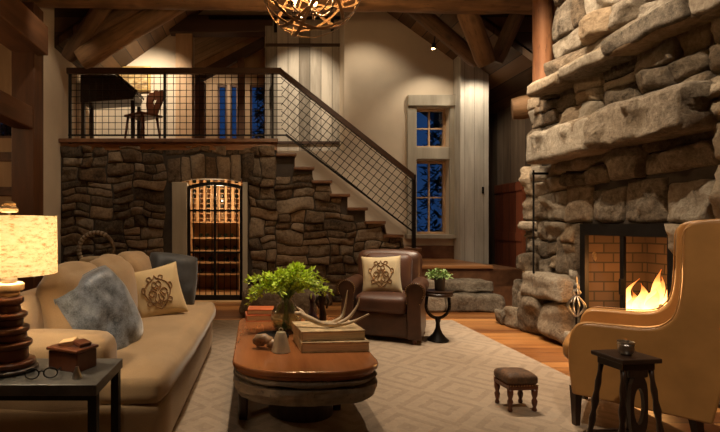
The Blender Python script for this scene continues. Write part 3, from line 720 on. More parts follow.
# ================================================================ FIREPLACE
fp = thing('fireplace', 'massive rough stone fireplace and chimney with black framed firebox', 'fireplace', (3.6,4.2,0))
XF = 3.30; O2, U2, V2, N2 = (XF,0,0), (0,1,0), (0,0,1), (-1,0,0)
FY0, FY1, FZ0, FZ1 = 3.60, 4.63, 0.16, 1.25
core = B()
core.box2((XF+0.01,1.9,0), (3.98,FY0,FZ1)); core.box2((XF+0.01,FY1,0), (3.98,5.56,FZ1)); core.box2((XF+0.01,1.9,FZ1), (3.98,5.50,2.75)); core.box2((XF+0.03,1.9,2.75), (3.98,5.08,6.4)); core.box2((XF+0.01,FY0,0), (3.98,FY1,FZ0))
obj('core', core, 'mortar', fp, world=True)
fk = dict(rng=rng, res=0.036, amp=0.06, prot=0.11, warp=0.08, gap=0.004, depth=0.2, drop=0.03, fac=0.22)
s1 = B()
def cf(u, v):
    # keep stones out of the firebox
    if FY0-0.03 < u < FY1+0.03 and FZ0 < v < FZ1: 
        if v > FZ1-0.12: v = FZ1
        elif u > FY1-0.15: u = FY1+0.03
        elif u < FY0+0.15: u = FY0-0.03
    return (min(u, 5.62), v)
stones(s1, cells(1.95, 0.0, FY0, 1.27, 0.42, 0.26, rng), O2, U2, V2, N2, clip=cf, **fk)
stones(s1, cells(FY1, 0.62, 5.54, 1.27, 0.40, 0.27, rng), O2, U2, V2, N2, clip=cf, **fk)
ys = [3.30,3.66,4.08,4.50,4.86]                                       # lintel stones
for i in range(4): stones(s1, [(ys[i], 1.26, ys[i+1], 1.62+rng.uniform(-0.05,0.05))], O2, U2, V2, N2, clip=cf, **dict(fk, warp=0.04, prot=0.07))
stones(s1, cells(1.95, 1.27, 3.30, 1.95, 0.56, 0.36, rng), O2, U2, V2, N2, **fk)
stones(s1, cells(4.86, 1.27, 5.54, 1.95, 0.44, 0.30, rng), O2, U2, V2, N2, **fk)
stones(s1, cells(3.30, 1.63, 4.86, 1.95, 0.50, 0.24, rng), O2, U2, V2, N2, **fk)
# end face towards the back wall and towards the viewer
stones(s1, cells(0, 0, 0.6, 2.75, 0.35, 0.25, rng), (XF,5.48,0), (1,0,0), (0,0,1), (0,1,0), **fk)
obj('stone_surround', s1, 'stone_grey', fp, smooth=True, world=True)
# mantel: long chiselled blocks
mb = B()
mk = dict(rng=rng, res=0.035, amp=0.10, prot=0.04, warp=0.03, gap=0.003, depth=0.42, drop=0.02, fac=0.02)
for (a, c, z0, z1, px) in ((3.24,4.16,1.92,2.26,3.03),(4.16,5.12,1.91,2.235,3.02)):
    stones(mb, [(a, z0, c, z1)], (px,0,0), U2, V2, N2, **mk)
    stones(mb, [(a, 0, c, 0.42)], (px,0,z0+0.015), U2, (1,0,0), (0,0,-1), **dict(mk, amp=0.015, depth=0.1))
    stones(mb, [(a, 0, c, 0.42)], (px,0,z1-0.015), U2, (1,0,0), (0,0,1), **dict(mk, amp=0.015, depth=0.1))
stones(mb, [(0, 1.92, 0.42, 2.24)], (3.01,5.09,0), (1,0,0), (0,0,1), (0,1,0), **dict(mk, amp=0.03))
obj('mantel', mb, 'stone_grey', fp, smooth=True, world=True, label='long chiselled stone mantel')
s2 = B()
stones(s2, cells(1.95, 1.95, 3.30, 2.72, 0.6, 0.42, rng), O2, U2, V2, N2, **fk)
stones(s2, cells(3.30, 2.20, 5.44, 2.76, 0.52, 0.30, rng), (XF,0,0), U2, V2, N2, **fk)
stones(s2, cells(1.95, 2.80, 5.06, 6.3, 0.62, 0.42, rng), (XF,0,0), U2, V2, N2, **dict(fk, amp=0.06, prot=0.14))
stones(s2, cells(0, 2.78, 0.6, 6.3, 0.35, 0.28, rng), (XF,5.05,0), (1,0,0), (0,0,1), (0,1,0), **fk)
obj('chimney_breast', s2, 'stone_grey', fp, smooth=True, world=True)
s3 = B(); y = 2.0                                                     # thin projecting ledge courses
for (L, z0, z1, px) in ((0.70,2.72,2.86,3.12),(0.56,2.70,2.85,3.08),(0.74,2.71,2.88,3.06),(0.62,2.69,2.82,3.06),(0.52,2.67,2.79,3.04)):
    for (o_, v_, n_, q) in (((px,0,0), V2, N2, (y, z0, y+L, z1)), ((px,0,z0+0.01), (1,0,0), (0,0,-1), (y, 0, y+L, 0.4)), ((px,0,z1-0.01), (1,0,0), (0,0,1), (y, 0, y+L, 0.4))):
        stones(s3, [q], o_, U2, v_, n_, **dict(mk, amp=0.03 if v_ is V2 else 0.012, depth=0.2 if v_ is V2 else 0.08))
    y += L
obj('ledge', s3, 'stone_grey', fp, smooth=True, world=True)
# buttress stones at the left foot
s4 = B()
for (x, y, z, dx, dy, dz) in ((3.33,4.86,0.22,0.42,0.42,0.44),(3.32,5.27,0.24,0.46,0.42,0.47),(3.30,5.02,0.57,0.42,0.72,0.26),(3.36,4.80,0.93,0.26,0.34,0.42),
                              (3.34,5.55,0.40,0.40,0.22,0.36),(3.26,5.60,0.12,0.36,0.26,0.24),(3.42,5.60,0.70,0.28,0.2,0.3),(3.14,5.76,0.10,0.22,0.2,0.18),(3.30,5.42,0.80,0.34,0.24,0.22)):
    rock(s4, (x,y,z), (dx,dy,dz), rng, 12, 0.12)
obj('buttress_stones', s4, 'stone_grey', fp, smooth=True, world=True)
hb = B(); rock(hb, (3.30,4.12,0.085), (0.36,1.15,0.17), rng, 12, 0.025); rock(hb, (3.30,2.95,0.085), (0.34,1.1,0.17), rng, 12, 0.025)
obj('hearth', hb, 'stone_grey', fp, smooth=True, world=True, label='pale worn hearth slab')
fb = B()
fb.box2((3.90,FY0+0.0,FZ0), (3.97,FY1+0.0,FZ1)); fb.box2((3.32,FY0,FZ0), (3.90,FY0+0.03,FZ1)); fb.box2((3.32,FY1-0.03,FZ0), (3.90,FY1,FZ1)); fb.box2((3.33,FY0+0.03,FZ1-0.03), (3.90,FY1-0.03,FZ1)); fb.box2((3.32,FY0+0.03,FZ0), (3.90,FY1-0.03,FZ0+0.02))
obj('firebox', fb, 'brick', fp, world=True)
fr = obj('frame', B().box2((3.27,FY0,FZ1-0.11), (3.31,FY1,FZ1)).box2((3.27,FY0,FZ0), (3.31,FY0+0.05,FZ1-0.11)).box2((3.27,FY1-0.07,FZ0), (3.31,FY1,FZ1-0.11)), 'iron', fp, world=True, label='black iron firebox frame')
obj('stile', B().box2((3.275,4.09,FZ0), (3.30,4.13,FZ1-0.11)), 'iron', fr, world=True)
obj('door_handle', B().box2((3.25,4.09,0.62), (3.275,4.11,0.76)), 'iron', fr, world=True)
# logs, flames
def plain_log(p0, p1, r, label):
    log('firewood_log', p0, p1, r, 'char', label, cat='firewood', seg=12)
plain_log((3.50,3.86,0.36), (3.53,4.44,0.36), 0.065, 'front charred firewood log under the flames')
plain_log((3.72,3.86,0.36), (3.70,4.46,0.36), 0.065, 'rear charred firewood log under the flames')
plain_log((3.58,3.84,0.475), (3.64,4.36,0.49), 0.055, 'charred firewood log lying across the top of the fire')
gr = thing('fire_grate', 'black iron grate holding the burning logs in the firebox', 'fire grate', (3.61,4.16,FZ0))
obj('bars', B().box2((3.44,3.89,0.275), (3.78,3.91,0.292)).box2((3.44,4.39,0.275), (3.78,4.41,0.292)).box2((3.48,3.89,0.275),(3.50,4.41,0.292)).box2((3.72,3.89,0.275),(3.74,4.41,0.292)), 'iron', gr, world=True)
for (x, y) in ((3.45,3.90),(3.77,3.90),(3.45,4.40),(3.77,4.40)): obj('leg', B().box2((x-0.01,y-0.01,FZ0), (x+0.01,y+0.01,0.28)), 'iron', gr, world=True)
fl = thing('fire', 'bright orange and yellow flames burning over logs in the firebox', 'fire', (3.60,4.16,0.46))
rf = random.Random(5)
for (x, y, h_, r_) in ((0.0,0.0,0.36,0.075),(-0.04,0.11,0.28,0.07),(0.05,-0.10,0.44,0.07),(0.02,-0.20,0.56,0.055),(-0.05,0.20,0.20,0.05),(0.07,0.06,0.42,0.06),(-0.07,-0.05,0.26,0.06),(-0.02,0.24,0.32,0.035),(0.0,-0.27,0.30,0.045)):
    pts = []; rad = []; ph = rf.uniform(0,6)
    for i in range(13):
        t = i/12; pts.append((x+0.03*math.sin(ph+t*4)*t, y+0.055*math.sin(ph*2+t*5)*t-0.05*t, t*h_-0.04)); rad.append(max(0.002, r_*math.sin(math.pi*min(1, (t*0.85+0.18)))**0.8*(1-t)**0.45))
    obj('flame', B().tube(pts, rad, 10), 'flame', fl, smooth=True)
point((3.50,4.15,0.75), 17, (1.0,0.42,0.12), 0.12)
# ================================================================ FURNITURE
rug = tag(obj('area_rug', B().box2((-1.25,-0.6,0.0), (2.55,5.95,0.014)), 'rug', bev=0.004), 'large taupe area rug with carved nested diamond pattern on the wood floor', 'rug')
RZ = 0.014
# ---- cushions
def pf(a, b_, t, sag=0.0):
    return t*max(0.0, (1-abs(a)**2.6))**0.42*max(0.0, (1-abs(b_)**2.6))**0.42*(1+sag*b_)
def pillow(name, label, loc, rot, w, h, t, mat, group=None, crest=False, n=26, seed=0, slump=0.0, wr=0.010, rnd=0.0):
    root = thing(name, label, 'pillow', loc, 0, group); root.rotation_euler = rot
    b = B(); G = {}
    def pos(a, c, s):
        k = 1-0.075*(1-abs(a)**2)*(abs(c)**3); k2 = 1-0.075*(1-abs(c)**2)*(abs(a)**3)
        x = a*w/2*k2; z = c*h/2*k
        x *= math.sqrt(1-rnd*c*c); z *= math.sqrt(1-rnd*a*a)
        z -= slump*h*0.06*(1-a*a)*(c+1)/2
        d = pf(a, c, t/2)*s
        nn = noise.noise(Vector((x*9+seed, z*9, s*2)))*wr + noise.noise(Vector((x*22+seed, z*6+a*3, s*5)))*wr*0.5
        d += nn*(1-max(abs(a), abs(c))**6)
        return Vector((x, -d, z))
    for s in (1, -1):
        for j in range(n+1):
            for i in range(n+1):
                a, c = 2*i/n-1, 2*j/n-1; a = math.sin(a*math.pi/2); c = math.sin(c*math.pi/2)
                rim = i in (0, n) or j in (0, n)
                key = (i, j, 0 if rim else s)
                if key not in G: G[key] = b.bm.verts.new(pos(a, c, s))
        for j in range(n):
            for i in range(n):
                g = lambda p, q: G[(p, q, 0 if (p in (0, n) or q in (0, n)) else s)]
                b.bm.faces.new((g(i,j), g(i+1,j), g(i+1,j+1), g(i,j+1)))
    obj('cover', b, mat, root, smooth=True)
    pts = []
    for k in range(4*12):
        q = k/12; e = int(q); f = math.sin((2*(q-e)-1)*math.pi/2)
        a, c = ((f,-1),(1,f),(-f,1),(-1,-f))[e]
        pts.append(pos(a, c, 1))
    pts.append(pts[0])
    obj('piping', B().tube(pts, 0.005, 6, caps=False), mat, root, smooth=True)
    if crest:
        g = B(); sc = crest
        def on(u, v):
            x, z = u*sc, v*sc*1.15; a, c = x/(w/2), z/(h/2); p = pos(a, c, 1); return p+Vector((0,-0.003,0))
        def stroke(pl, r=0.0052): g.tube([on(*p) for p in bezier([(x, y, 0) for x, y in pl], 6) for p in [(p.x, p.y)]], r, 5)
        for s in (1, -1):
            stroke([(0,-1),(0.35*s,-0.75),(0.62*s,-0.4),(0.85*s,0.0),(0.72*s,0.42),(0.42*s,0.66),(0.12*s,0.8),(0,1)])
            stroke([(0,-0.75),(0.3*s,-0.4),(0.12*s,-0.05),(0.4*s,0.18),(0.6*s,-0.02),(0.42*s,-0.2),(0.2*s,0.0)])
            stroke([(0,-0.4),(0.22*s,-0.6),(0.5*s,-0.5),(0.62*s,-0.15)])
            stroke([(0.05*s,0.1),(0.3*s,0.36),(0.2*s,0.62),(0,0.5),(0.08*s,0.3)])
            stroke([(0.85*s,0.0),(1.02*s,0.18),(0.95*s,0.4),(0.78*s,0.36)])
            stroke([(0.42*s,0.66),(0.55*s,0.86),(0.36*s,0.95),(0.22*s,0.78)])
            stroke([(0.62*s,-0.4),(0.82*s,-0.5),(0.74*s,-0.68),(0.52*s,-0.62)])
        stroke([(-0.3,0.36),(0,0.24),(0.3,0.36)]); stroke([(0,-0.9),(0,-0.1)])
        obj('embroidered_crest', g, 'crest', root, label='brown scrolling embroidered crest')
    return root
# ---- sofa (along the left, facing right), local: x = depth (front +x), y = length
so = thing('sofa', 'long tan upholstered sofa standing at the left on the rug', 'sofa', (-1.42,2.30,0), R(-1.5))
LS = 2.36
obj('base', B().soft((0.48,LS/2,0.19), (0.92,LS,0.30), 0.03, 6), 'sofa', so, smooth=True)
obj('seat_cushion', B().soft((0.66,LS/2-0.01,0.405), (0.64,LS-0.04,0.17), 0.07, 16, (0.02,0,0.03), nz=0.014), 'sofa', so, smooth=True)
for k, (y, s_) in enumerate(((0.13,0),(LS-0.12,1))): obj('arm', B().soft((0.34,y,0.44), (0.66,0.24,0.46), 0.075, 12, (0.01,0.012,0.015), nz=0.005, seed=k), 'sofa', so, smooth=True)
obj('backrest', B().soft((0.10,LS/2,0.52), (0.22,LS-0.02,0.66), 0.09, 12, (0,0,0.01)), 'sofa', so, smooth=True)
for k in range(3):
    y = 0.27+0.31+k*0.615
    obj('back_cushion', B().soft((0.30,y,0.715), (0.23,0.60,0.52), 0.10, 14, (0.06,0.0,0.04), (0,R(-10),0), nz=0.022, seed=k*3), 'sofa', so, smooth=True)
for x in (0.10,0.88):
    for y in (0.08,LS-0.08): obj('foot', B().tube([(x,y,RZ),(x,y,0.06)], [0.022,0.03], 10), 'darkwood', so)
pillow('throw_pillow', 'large blue grey velvet pillow leaning at the near end of the sofa', (-0.93,2.79,0.68), (R(-14), R(-24), R(60)), 0.48, 0.60, 0.27, 'velvet', seed=3, wr=0.024, slump=0, rnd=0.30)
pillow('throw_pillow', 'tan pillow with embroidered crest in the middle of the sofa', (-0.80,3.72,0.69), (R(-14), R(-11), R(26)), 0.44, 0.42, 0.17, 'linentan', crest=0.12, seed=5)
pillow('throw_pillow', 'dark charcoal velvet pillow behind the tan one, leaning on the far arm', (-0.77,4.27,0.73), (R(-16), R(8), R(18)), 0.50, 0.54, 0.20, 'charcoal', seed=8, wr=0.018, rnd=0.25)

# ---- left side table with lamp
t = thing('side_table', 'dark slate topped metal side table in the lower left corner', 'side table', (-1.15,2.03,RZ))
obj('table_top', B().box2((-1.95,1.84,0.555), (-0.635,2.21,0.60)), 'slate', t, world=True, bev=0.004)
for (x, y) in ((-0.66,1.88),(-1.91,1.88),(-0.66,2.18),(-1.91,2.18)): obj('leg', B().box2((x-0.018,y-0.018,RZ), (x+0.018,y+0.018,0.555)), 'iron', t, world=True)
obj('apron', B().box2((-1.9,1.872,0.525), (-0.66,1.888,0.555)).box2((-1.9,2.172,0.525), (-0.66,2.188,0.555)), 'iron', t, world=True)
LX, LY = -1.085, 2.03
t = thing('table_lamp', 'table lamp with glowing fibre drum shade and stacked turned wood base', 'table lamp', (LX,LY,0.60))
def disc(z0, z1, r, mat, nm='base_disc', e=0.008, lab=None):
    prof = [(0,z0),(r-e,z0),(r-e*0.2,z0+e*0.6),(r,z0+e),(r,z1-e),(r-e*0.2,z1-e*0.6),(r-e,z1),(0,z1)]
    o = obj(nm, B().lathe(prof, seg=36), mat, t, smooth='auto')
    if lab: o['label'] = lab
disc(0.0,0.022,0.120,'darkwood'); disc(0.022,0.05,0.108,'mahog'); disc(0.05,0.105,0.080,'mahog'); disc(0.105,0.132,0.094,'mahog'); disc(0.132,0.168,0.072,'mahog')
disc(0.168,0.196,0.083,'mahog'); disc(0.196,0.232,0.058,'mahog'); disc(0.232,0.256,0.076,'mahog'); disc(0.256,0.292,0.048,'mahog')
disc(0.292,0.326,0.060,'mahog'); disc(0.326,0.350,0.044,'paleturn', lab='pale wood disc'); disc(0.350,0.386,0.062,'paleturn', lab='pale wood disc')
obj('neck', B().lathe([(0,0.386),(0.030,0.387),(0.034,0.40),(0.026,0.415),(0.012,0.42),(0.010,0.50),(0,0.50)], seg=20), 'pewter', t, smooth=True, label='pale green metal neck')
b = B(); rr = 0.198
b.lathe([(rr,0.425),(rr*0.985,0.68),(rr*0.975,0.68),(rr*0.99,0.425)], seg=56, closed=True)
obj('lamp_shade', b, 'shade', t, smooth='auto')
obj('spider', B().tube([(-rr*0.98,0,0.672),(rr*0.98,0,0.672)], 0.003, 6).tube([(0,-rr*0.98,0.672),(0,rr*0.98,0.672)], 0.003, 6).tube([(0,0,0.49),(0,0,0.70)], 0.005, 8), 'pewter', t)
obj('finial', B().lathe([(0,0.695),(0.035,0.697),(0.038,0.712),(0.028,0.722),(0.028,0.735),(0.012,0.744),(0,0.745)], seg=20), 'paleturn', t, smooth='auto')
obj('bulb', B().lathe([(0,0.50),(0.015,0.505),(0.030,0.545),(0.020,0.575),(0,0.585)], seg=14), 'bulb', t, smooth=True)
point((LX,LY,1.15), 26, (1.0,0.80,0.55), 0.05)
# carved box
t = thing('wooden_box', 'reddish carved wooden box with pieces on its lid, on the slate table', 'box', (-0.82,2.07,0.60), R(-24))
obj('body', B().box2((-0.085,-0.06,0), (0.085,0.06,0.082)), 'mahog', t, bev=0.005)
obj('lid', B().box2((-0.092,-0.066,0.084), (0.092,0.066,0.098)), 'mahog', t, bev=0.004)
obj('inlay_block', B().box((-0.02,-0.005,0.112), (0.07,0.05,0.022), (R(8),R(-10),R(20))), 'paleturn', t, bev=0.003, label='pale wood block')
obj('inlay_block', B().box((0.045,0.01,0.112), (0.06,0.06,0.016), (0,R(9),R(-10))), 'mahog', t, bev=0.003)
# spectacles
t = thing('eyeglasses', 'folded dark eyeglasses on the slate table in front of the box', 'eyeglasses', (-0.885,1.905,0.604), R(12))
for x in (-0.036,0.036): obj('lens_rim', B().tube([(x+0.027*math.cos(a*R(20)), 0, 0.022+0.021*math.sin(a*R(20))) for a in range(19)], 0.003, 6, caps=False), 'iron', t)
obj('bridge', B().tube([(-0.010,0,0.028),(0,0,0.032),(0.010,0,0.028)], 0.003, 6), 'iron', t)
for s in (-1,1): obj('temple', B().tube([(0.063*s,0,0.028),(0.060*s,0.06,0.022),(0.055*s,0.125,0.003)], 0.003, 6), 'iron', t)
t = tag(obj('cone_weight', B().lathe([(0,0),(0.020,0),(0.021,0.006),(0.010,0.035),(0.006,0.048),(0,0.050)], seg=18), 'pewter', smooth='auto'), 'tiny silver cone beside the eyeglasses on the slate table', 'ornament')
t.location = (-0.745,1.925,0.60)

# ---- coffee table
TC = (0.30,3.36); TL, TWd = 1.58, 0.87
t = thing('coffee_table', 'long low coffee table with polished red brown top on rough dark slab base', 'coffee table', (TC[0],TC[1],RZ))
def outline(w, l, r=0.30, n=9, wob=0.0, sd=0):
    pts = []
    for (cx, cy, a0) in ((w/2-r,l/2-r,0),(-w/2+r,l/2-r,90),(-w/2+r,-l/2+r*0.62,180),(w/2-r,-l/2+r*0.62,270)):
        ry = r if cy > 0 else r*0.62
        for i in range(n):
            a = R(a0+90*i/(n-1)); pts.append((cx+r*math.cos(a), cy+ry*math.sin(a)))
    # bowed near end
    out = []
    for i in range(len(pts)):
        p, q = Vector(pts[i]), Vector(pts[(i+1) % len(pts)]); k = max(1, int((q-p).length/0.05))
        for j in range(k):
            v = p.lerp(q, j/k); v.y += (-0.05 if v.y < 0 else 0.03)*(1-min(1, abs(v.x)/(w/2))**2)
            if wob: v = v*(1+wob*noise.noise(Vector((v.x*7+sd, v.y*7, sd))))
            out.append((v.x, v.y))
    return out
obj('table_top', B().prism(outline(TWd,TL), 0.385, 0.42, 'XY'), 'tabletop', t, bev=0.010, smooth=False)
obj('top_moulding', B().prism(outline(TWd-0.03,TL-0.03), 0.362, 0.386, 'XY'), 'tabletop', t, bev=0.006)
def rough_slab(nm, w, l, z0, z1, sd, tuck):
    b = B(); o = outline(w, l); n_ = len(o); L_ = 6; rings = []
    for j in range(L_+1):
        f = j/L_; bow = math.sin(math.pi*f)**0.6; z = z0+(z1-z0)*f; ring = []
        for (x, y) in o:
            k = 1-tuck*(1-f)+0.018*bow+0.035*noise.noise(Vector((x*5+sd, y*5, z*30)))+0.012*noise.noise(Vector((x*17, y*17+sd, z*60)))
            ring.append(b.bm.verts.new((x*k, y*k, z+0.012*noise.noise(Vector((x*4, y*4+sd, 0)))*(1 if j in (0, L_) else 0.6))))
        rings.append(ring)
    for j in range(L_):
        for i in range(n_): b.bm.faces.new((rings[j][i], rings[j][(i+1)%n_], rings[j+1][(i+1)%n_], rings[j+1][i]))
    b.bm.faces.new(rings[0][::-1]); b.bm.faces.new(rings[-1])
    return obj(nm, b, 'apron', t, smooth='auto')
rough_slab('upper_slab', TWd-0.03, TL-0.02, 0.322, 0.354, 2, 0.02)
obj('slab_core', B().prism(outline(TWd-0.14,TL-0.14), 0.22, 0.362, 'XY'), 'darkwood', t)
rough_slab('lower_slab', TWd-0.01, TL+0.01, 0.205, 0.314, 6, 0.09)
obj('plinth', B().prism(outline(0.42,0.92,r=0.18), 0.0, 0.22, 'XY'), 'darkwood', t)
for (x, y) in ((-0.375,-0.45),(0.24,-0.30),(-0.36,0.55),(0.34,0.55)): obj('leg', B().soft((x,y,0.12), (0.06,0.06,0.24), 0.014, 4), 'darkwood', t, smooth=True)
TZ = RZ+0.42
# vase with greens
vx, vy = 0.235, 3.48
VP = (vx,vy,TZ)
t = thing('glass_vase', 'round clear glass vase half full of water on the coffee table', 'vase', VP)
obj('bowl', B().lathe([(0.045,0.0),(0.075,0.012),(0.108,0.06),(0.118,0.11),(0.105,0.16),(0.070,0.205),(0.052,0.235),(0.060,0.275),(0.057,0.275),(0.049,0.236),(0.066,0.203),(0.101,0.158),(0.113,0.11),(0.103,0.062),(0.070,0.018),(0.0,0.012),(0.0,0.0)][::1], seg=36), 'vaseglass', t, smooth=True)
obj('water', B().lathe([(0,0.020),(0.068,0.024),(0.100,0.064),(0.109,0.11),(0,0.112)], seg=36), 'water', t, smooth='auto')
t = thing('green_branches', 'bright yellow green leafy branches spreading from the glass vase', 'bouquet', (vx,vy,TZ+0.02))
rg = random.Random(11); sb = B(); lb = B()
for i in range(78):
    a = rg.uniform(0,6.283); rad = rg.uniform(0.05,0.30); hh = rg.uniform(0.32,0.47)+0.03*math.cos(a)
    ex, ey = rad*math.cos(a)*1.12+0.02, rad*math.sin(a)*0.75; hh -= 0.09*(rad/0.30)**2
    pts = bezier([(0.03*math.cos(a+3), 0.03*math.sin(a+3), 0.01),(0.018*math.cos(a),0.018*math.sin(a),0.22),(ex*0.5,ey*0.5,0.20+hh*0.45),(ex,ey,hh)], 6)
    sb.tube(pts, [0.0028]*len(pts), 5)
    N_l = 30
    for k in range(N_l):
        f = 0.50+0.50*k/(N_l-1); q = f*(len(pts)-1); i0 = min(len(pts)-2, int(q)); c = pts[i0].lerp(pts[i0+1], q-i0)
        d = (pts[i0+1]-pts[i0]).normalized(); side = Vector((rg.uniform(-1,1), rg.uniform(-1,1), rg.uniform(-0.5,0.9))).normalized()
        v = (d*0.55+side*0.8).normalized(); wdir = v.cross(Vector((rg.uniform(-1,1),rg.uniform(-1,1),rg.uniform(-1,1)))).normalized(); L = rg.uniform(0.028,0.052); ww = L*0.26
        c2 = c+side*rg.uniform(0,0.02); nrm = v.cross(wdir)*L*0.12
        vs = [lb.bm.verts.new(x) for x in (c2, c2+v*L*0.4+wdir*ww+nrm, c2+v*L, c2+v*L*0.4-wdir*ww+nrm)]
        m_ = lb.bm.verts.new(c2+v*L*0.45-nrm*0.3)
        for q1 in range(4): lb.bm.faces.new((vs[q1], vs[(q1+1)%4], m_))
obj('stems', sb, 'stem', t, smooth=True); obj('leaves', lb, 'leaf', t)
# books
def book(label, loc, rz, w, d, h, cover, group=None, warp=0.0):
    t = thing('book', label, 'book', loc, rz, group); cm = 0.006
    obj('pages', B().box2((-w/2+0.006,-d/2+0.006,cm), (w/2-0.004,d/2-0.006,h-cm)), 'page', t)
    c = B().box2((-w/2,-d/2,0), (w/2,d/2,cm)).box2((-w/2,-d/2,h-cm), (w/2,d/2,h)).box2((-w/2,-d/2,cm), (-w/2+0.006,d/2,h-cm))
    obj('cover', c, cover, t, bev=0.002)
book('large old book with frayed pages, bottom of the stack on the coffee table', (0.50,3.08,TZ), R(4), 0.44, 0.34, 0.065, 'vellum')
book('large old vellum book on top of the stack under the antler', (0.485,3.10,TZ+0.066), R(7), 0.42, 0.32, 0.062, 'vellum')
book('orange red book on the far left corner of the coffee table, lower one', (0.04,3.95,TZ), R(4), 0.24, 0.20, 0.05, 'redbook')
book('orange red book lying on another at the far left of the coffee table', (0.05,3.95,TZ+0.051), R(-3), 0.22, 0.18, 0.045, 'redbook')
# antler
t = thing('antler', 'pale branching deer antler lying on the stacked old books', 'antler', (0.48,3.05,TZ+0.132))
def taper(pts, r0, r1, n=7):
    q = bezier(pts, n); return q, [r0+(r1-r0)*(i/(len(q)-1))**1.2 for i in range(len(q))]
q, r_ = taper([(-0.19,0.02,0.085),(-0.12,0.0,0.055),(-0.03,-0.02,0.022),(0.08,-0.02,0.02),(0.17,-0.02,0.04),(0.27,-0.03,0.09)], 0.021, 0.005)
obj('beam', B().tube(q, r_, 10), 'antler', t, smooth=True)
for k, pp in enumerate(([(0.06,-0.02,0.02),(0.14,0.0,0.06),(0.20,0.02,0.13),(0.22,0.03,0.19)],[(0.0,-0.02,0.02),(0.10,0.05,0.05),(0.13,0.07,0.12),(0.15,0.08,0.23)],[(-0.15,0.01,0.07),(-0.17,0.03,0.10),(-0.20,0.05,0.12)])):
    q, r_ = taper(pp, 0.015, 0.003); obj('tine', B().tube(q, r_, 8), 'antler', t, smooth=True)
obj('burr', B().lathe([(0,-0.012),(0.024,-0.010),(0.029,0),(0.024,0.010),(0,0.012)], (-0.19,0.02,0.085), 14), 'antler', t, smooth=True)
# bell and other small things
t = thing('hand_bell', 'dull brass cone shaped bell near the front of the coffee table', 'bell', (0.165,2.93,TZ))
obj('body', B().lathe([(0.058,0),(0.061,0.004),(0.050,0.05),(0.038,0.10),(0.028,0.125),(0.0,0.13),(0,0.122),(0.024,0.118),(0.034,0.095),(0.054,0.004)], seg=28), 'silverbrass', t, smooth='auto')
obj('loop', B().tube([(0.012*math.cos(R(a)),0,0.138+0.012*math.sin(R(a))) for a in range(-40,221,20)], 0.0035, 6), 'silverbrass', t)
t = thing('shell', 'brown ribbed curled shell left of the bell on the coffee table', 'shell', (0.04,3.02,TZ+0.045))
b = B(); q = []; rr = []
for i in range(30):
    a = i*0.36; r0 = 0.052*math.exp(-0.05*i); q.append((r0*math.cos(a), i*0.0022-0.03, r0*math.sin(a)*0.6+0.0)); rr.append(0.034*math.exp(-0.045*i)*(1+0.16*math.sin(i*2.4)))
obj('whorl', b.tube(q, rr, 12), 'shell', t, smooth=True)
obj('lip', B().tube([(0.05,-0.03,0.0),(0.085,-0.045,-0.012),(0.115,-0.05,-0.022)], [0.034,0.028,0.012], 12), 'shell', t, smooth=True)
t = thing('tray', 'small black tray under the vase on the coffee table', 'tray', (0.13,3.32,TZ))
obj('plate', B().lathe([(0,0),(0.10,0),(0.115,0.012),(0.108,0.013),(0.098,0.006),(0,0.006)], seg=32), 'iron', t, smooth='auto')
obj('rim', B().tube([(0.112*math.cos(R(a)),0.112*math.sin(R(a)),0.014) for a in range(0,361,15)], 0.004, 6, caps=False), 'iron', t)
t = thing('glass_bottle', 'purplish glass decanter bottle behind the antler', 'bottle', (0.445,3.60,TZ)); t.scale = (1.15,1.15,1.2)
M['purpleglass'] = simple('plum_glass', (0.10,0.06,0.09), 0.12, bmp=0)
obj('body', B().lathe([(0,0),(0.045,0.002),(0.05,0.02),(0.042,0.07),(0.022,0.10),(0.014,0.13),(0.016,0.17),(0,0.17)], seg=22), 'purpleglass', t, smooth=True)
obj('stopper', B().lathe([(0,0.168),(0.012,0.17),(0.022,0.19),(0.017,0.215),(0,0.225)], seg=16), 'purpleglass', t, smooth=True)
t = thing('figurine', 'slender dark bronze figurine standing at the far end of the coffee table', 'figurine', (0.535,3.66,TZ)); t.scale = (1.2,1.2,1.3)
obj('base', B().lathe([(0,0),(0.042,0),(0.044,0.012),(0.032,0.024),(0,0.026)], seg=20), 'bronze', t, smooth='auto')
obj('body', B().tube([(0,0,0.02),(0.004,0,0.08),(-0.004,0,0.13),(0.0,0,0.17),(0.0,0,0.20),(0.0,0,0.222)], [0.030,0.022,0.017,0.030,0.026,0.010], 12), 'bronze', t, smooth=True)
obj('head', B().lathe([(0,0.215),(0.013,0.22),(0.019,0.24),(0.014,0.262),(0,0.268)], seg=14), 'bronze', t, smooth=True)
for s in (-1,1): obj('arm', B().tube([(0.026*s,0,0.195),(0.042*s,-0.006,0.15),(0.024*s,-0.026,0.115)], [0.010,0.008,0.006], 8), 'bronze', t, smooth=True)

b = B(); rock(b, (0.30,6.33,0.18), (1.0,0.42,0.34), random.Random(3), 16, 0.10)
tag(obj('stone_block', b, 'stone', smooth=True), 'low rough stone block on the floor beyond the coffee table', 'stone block')
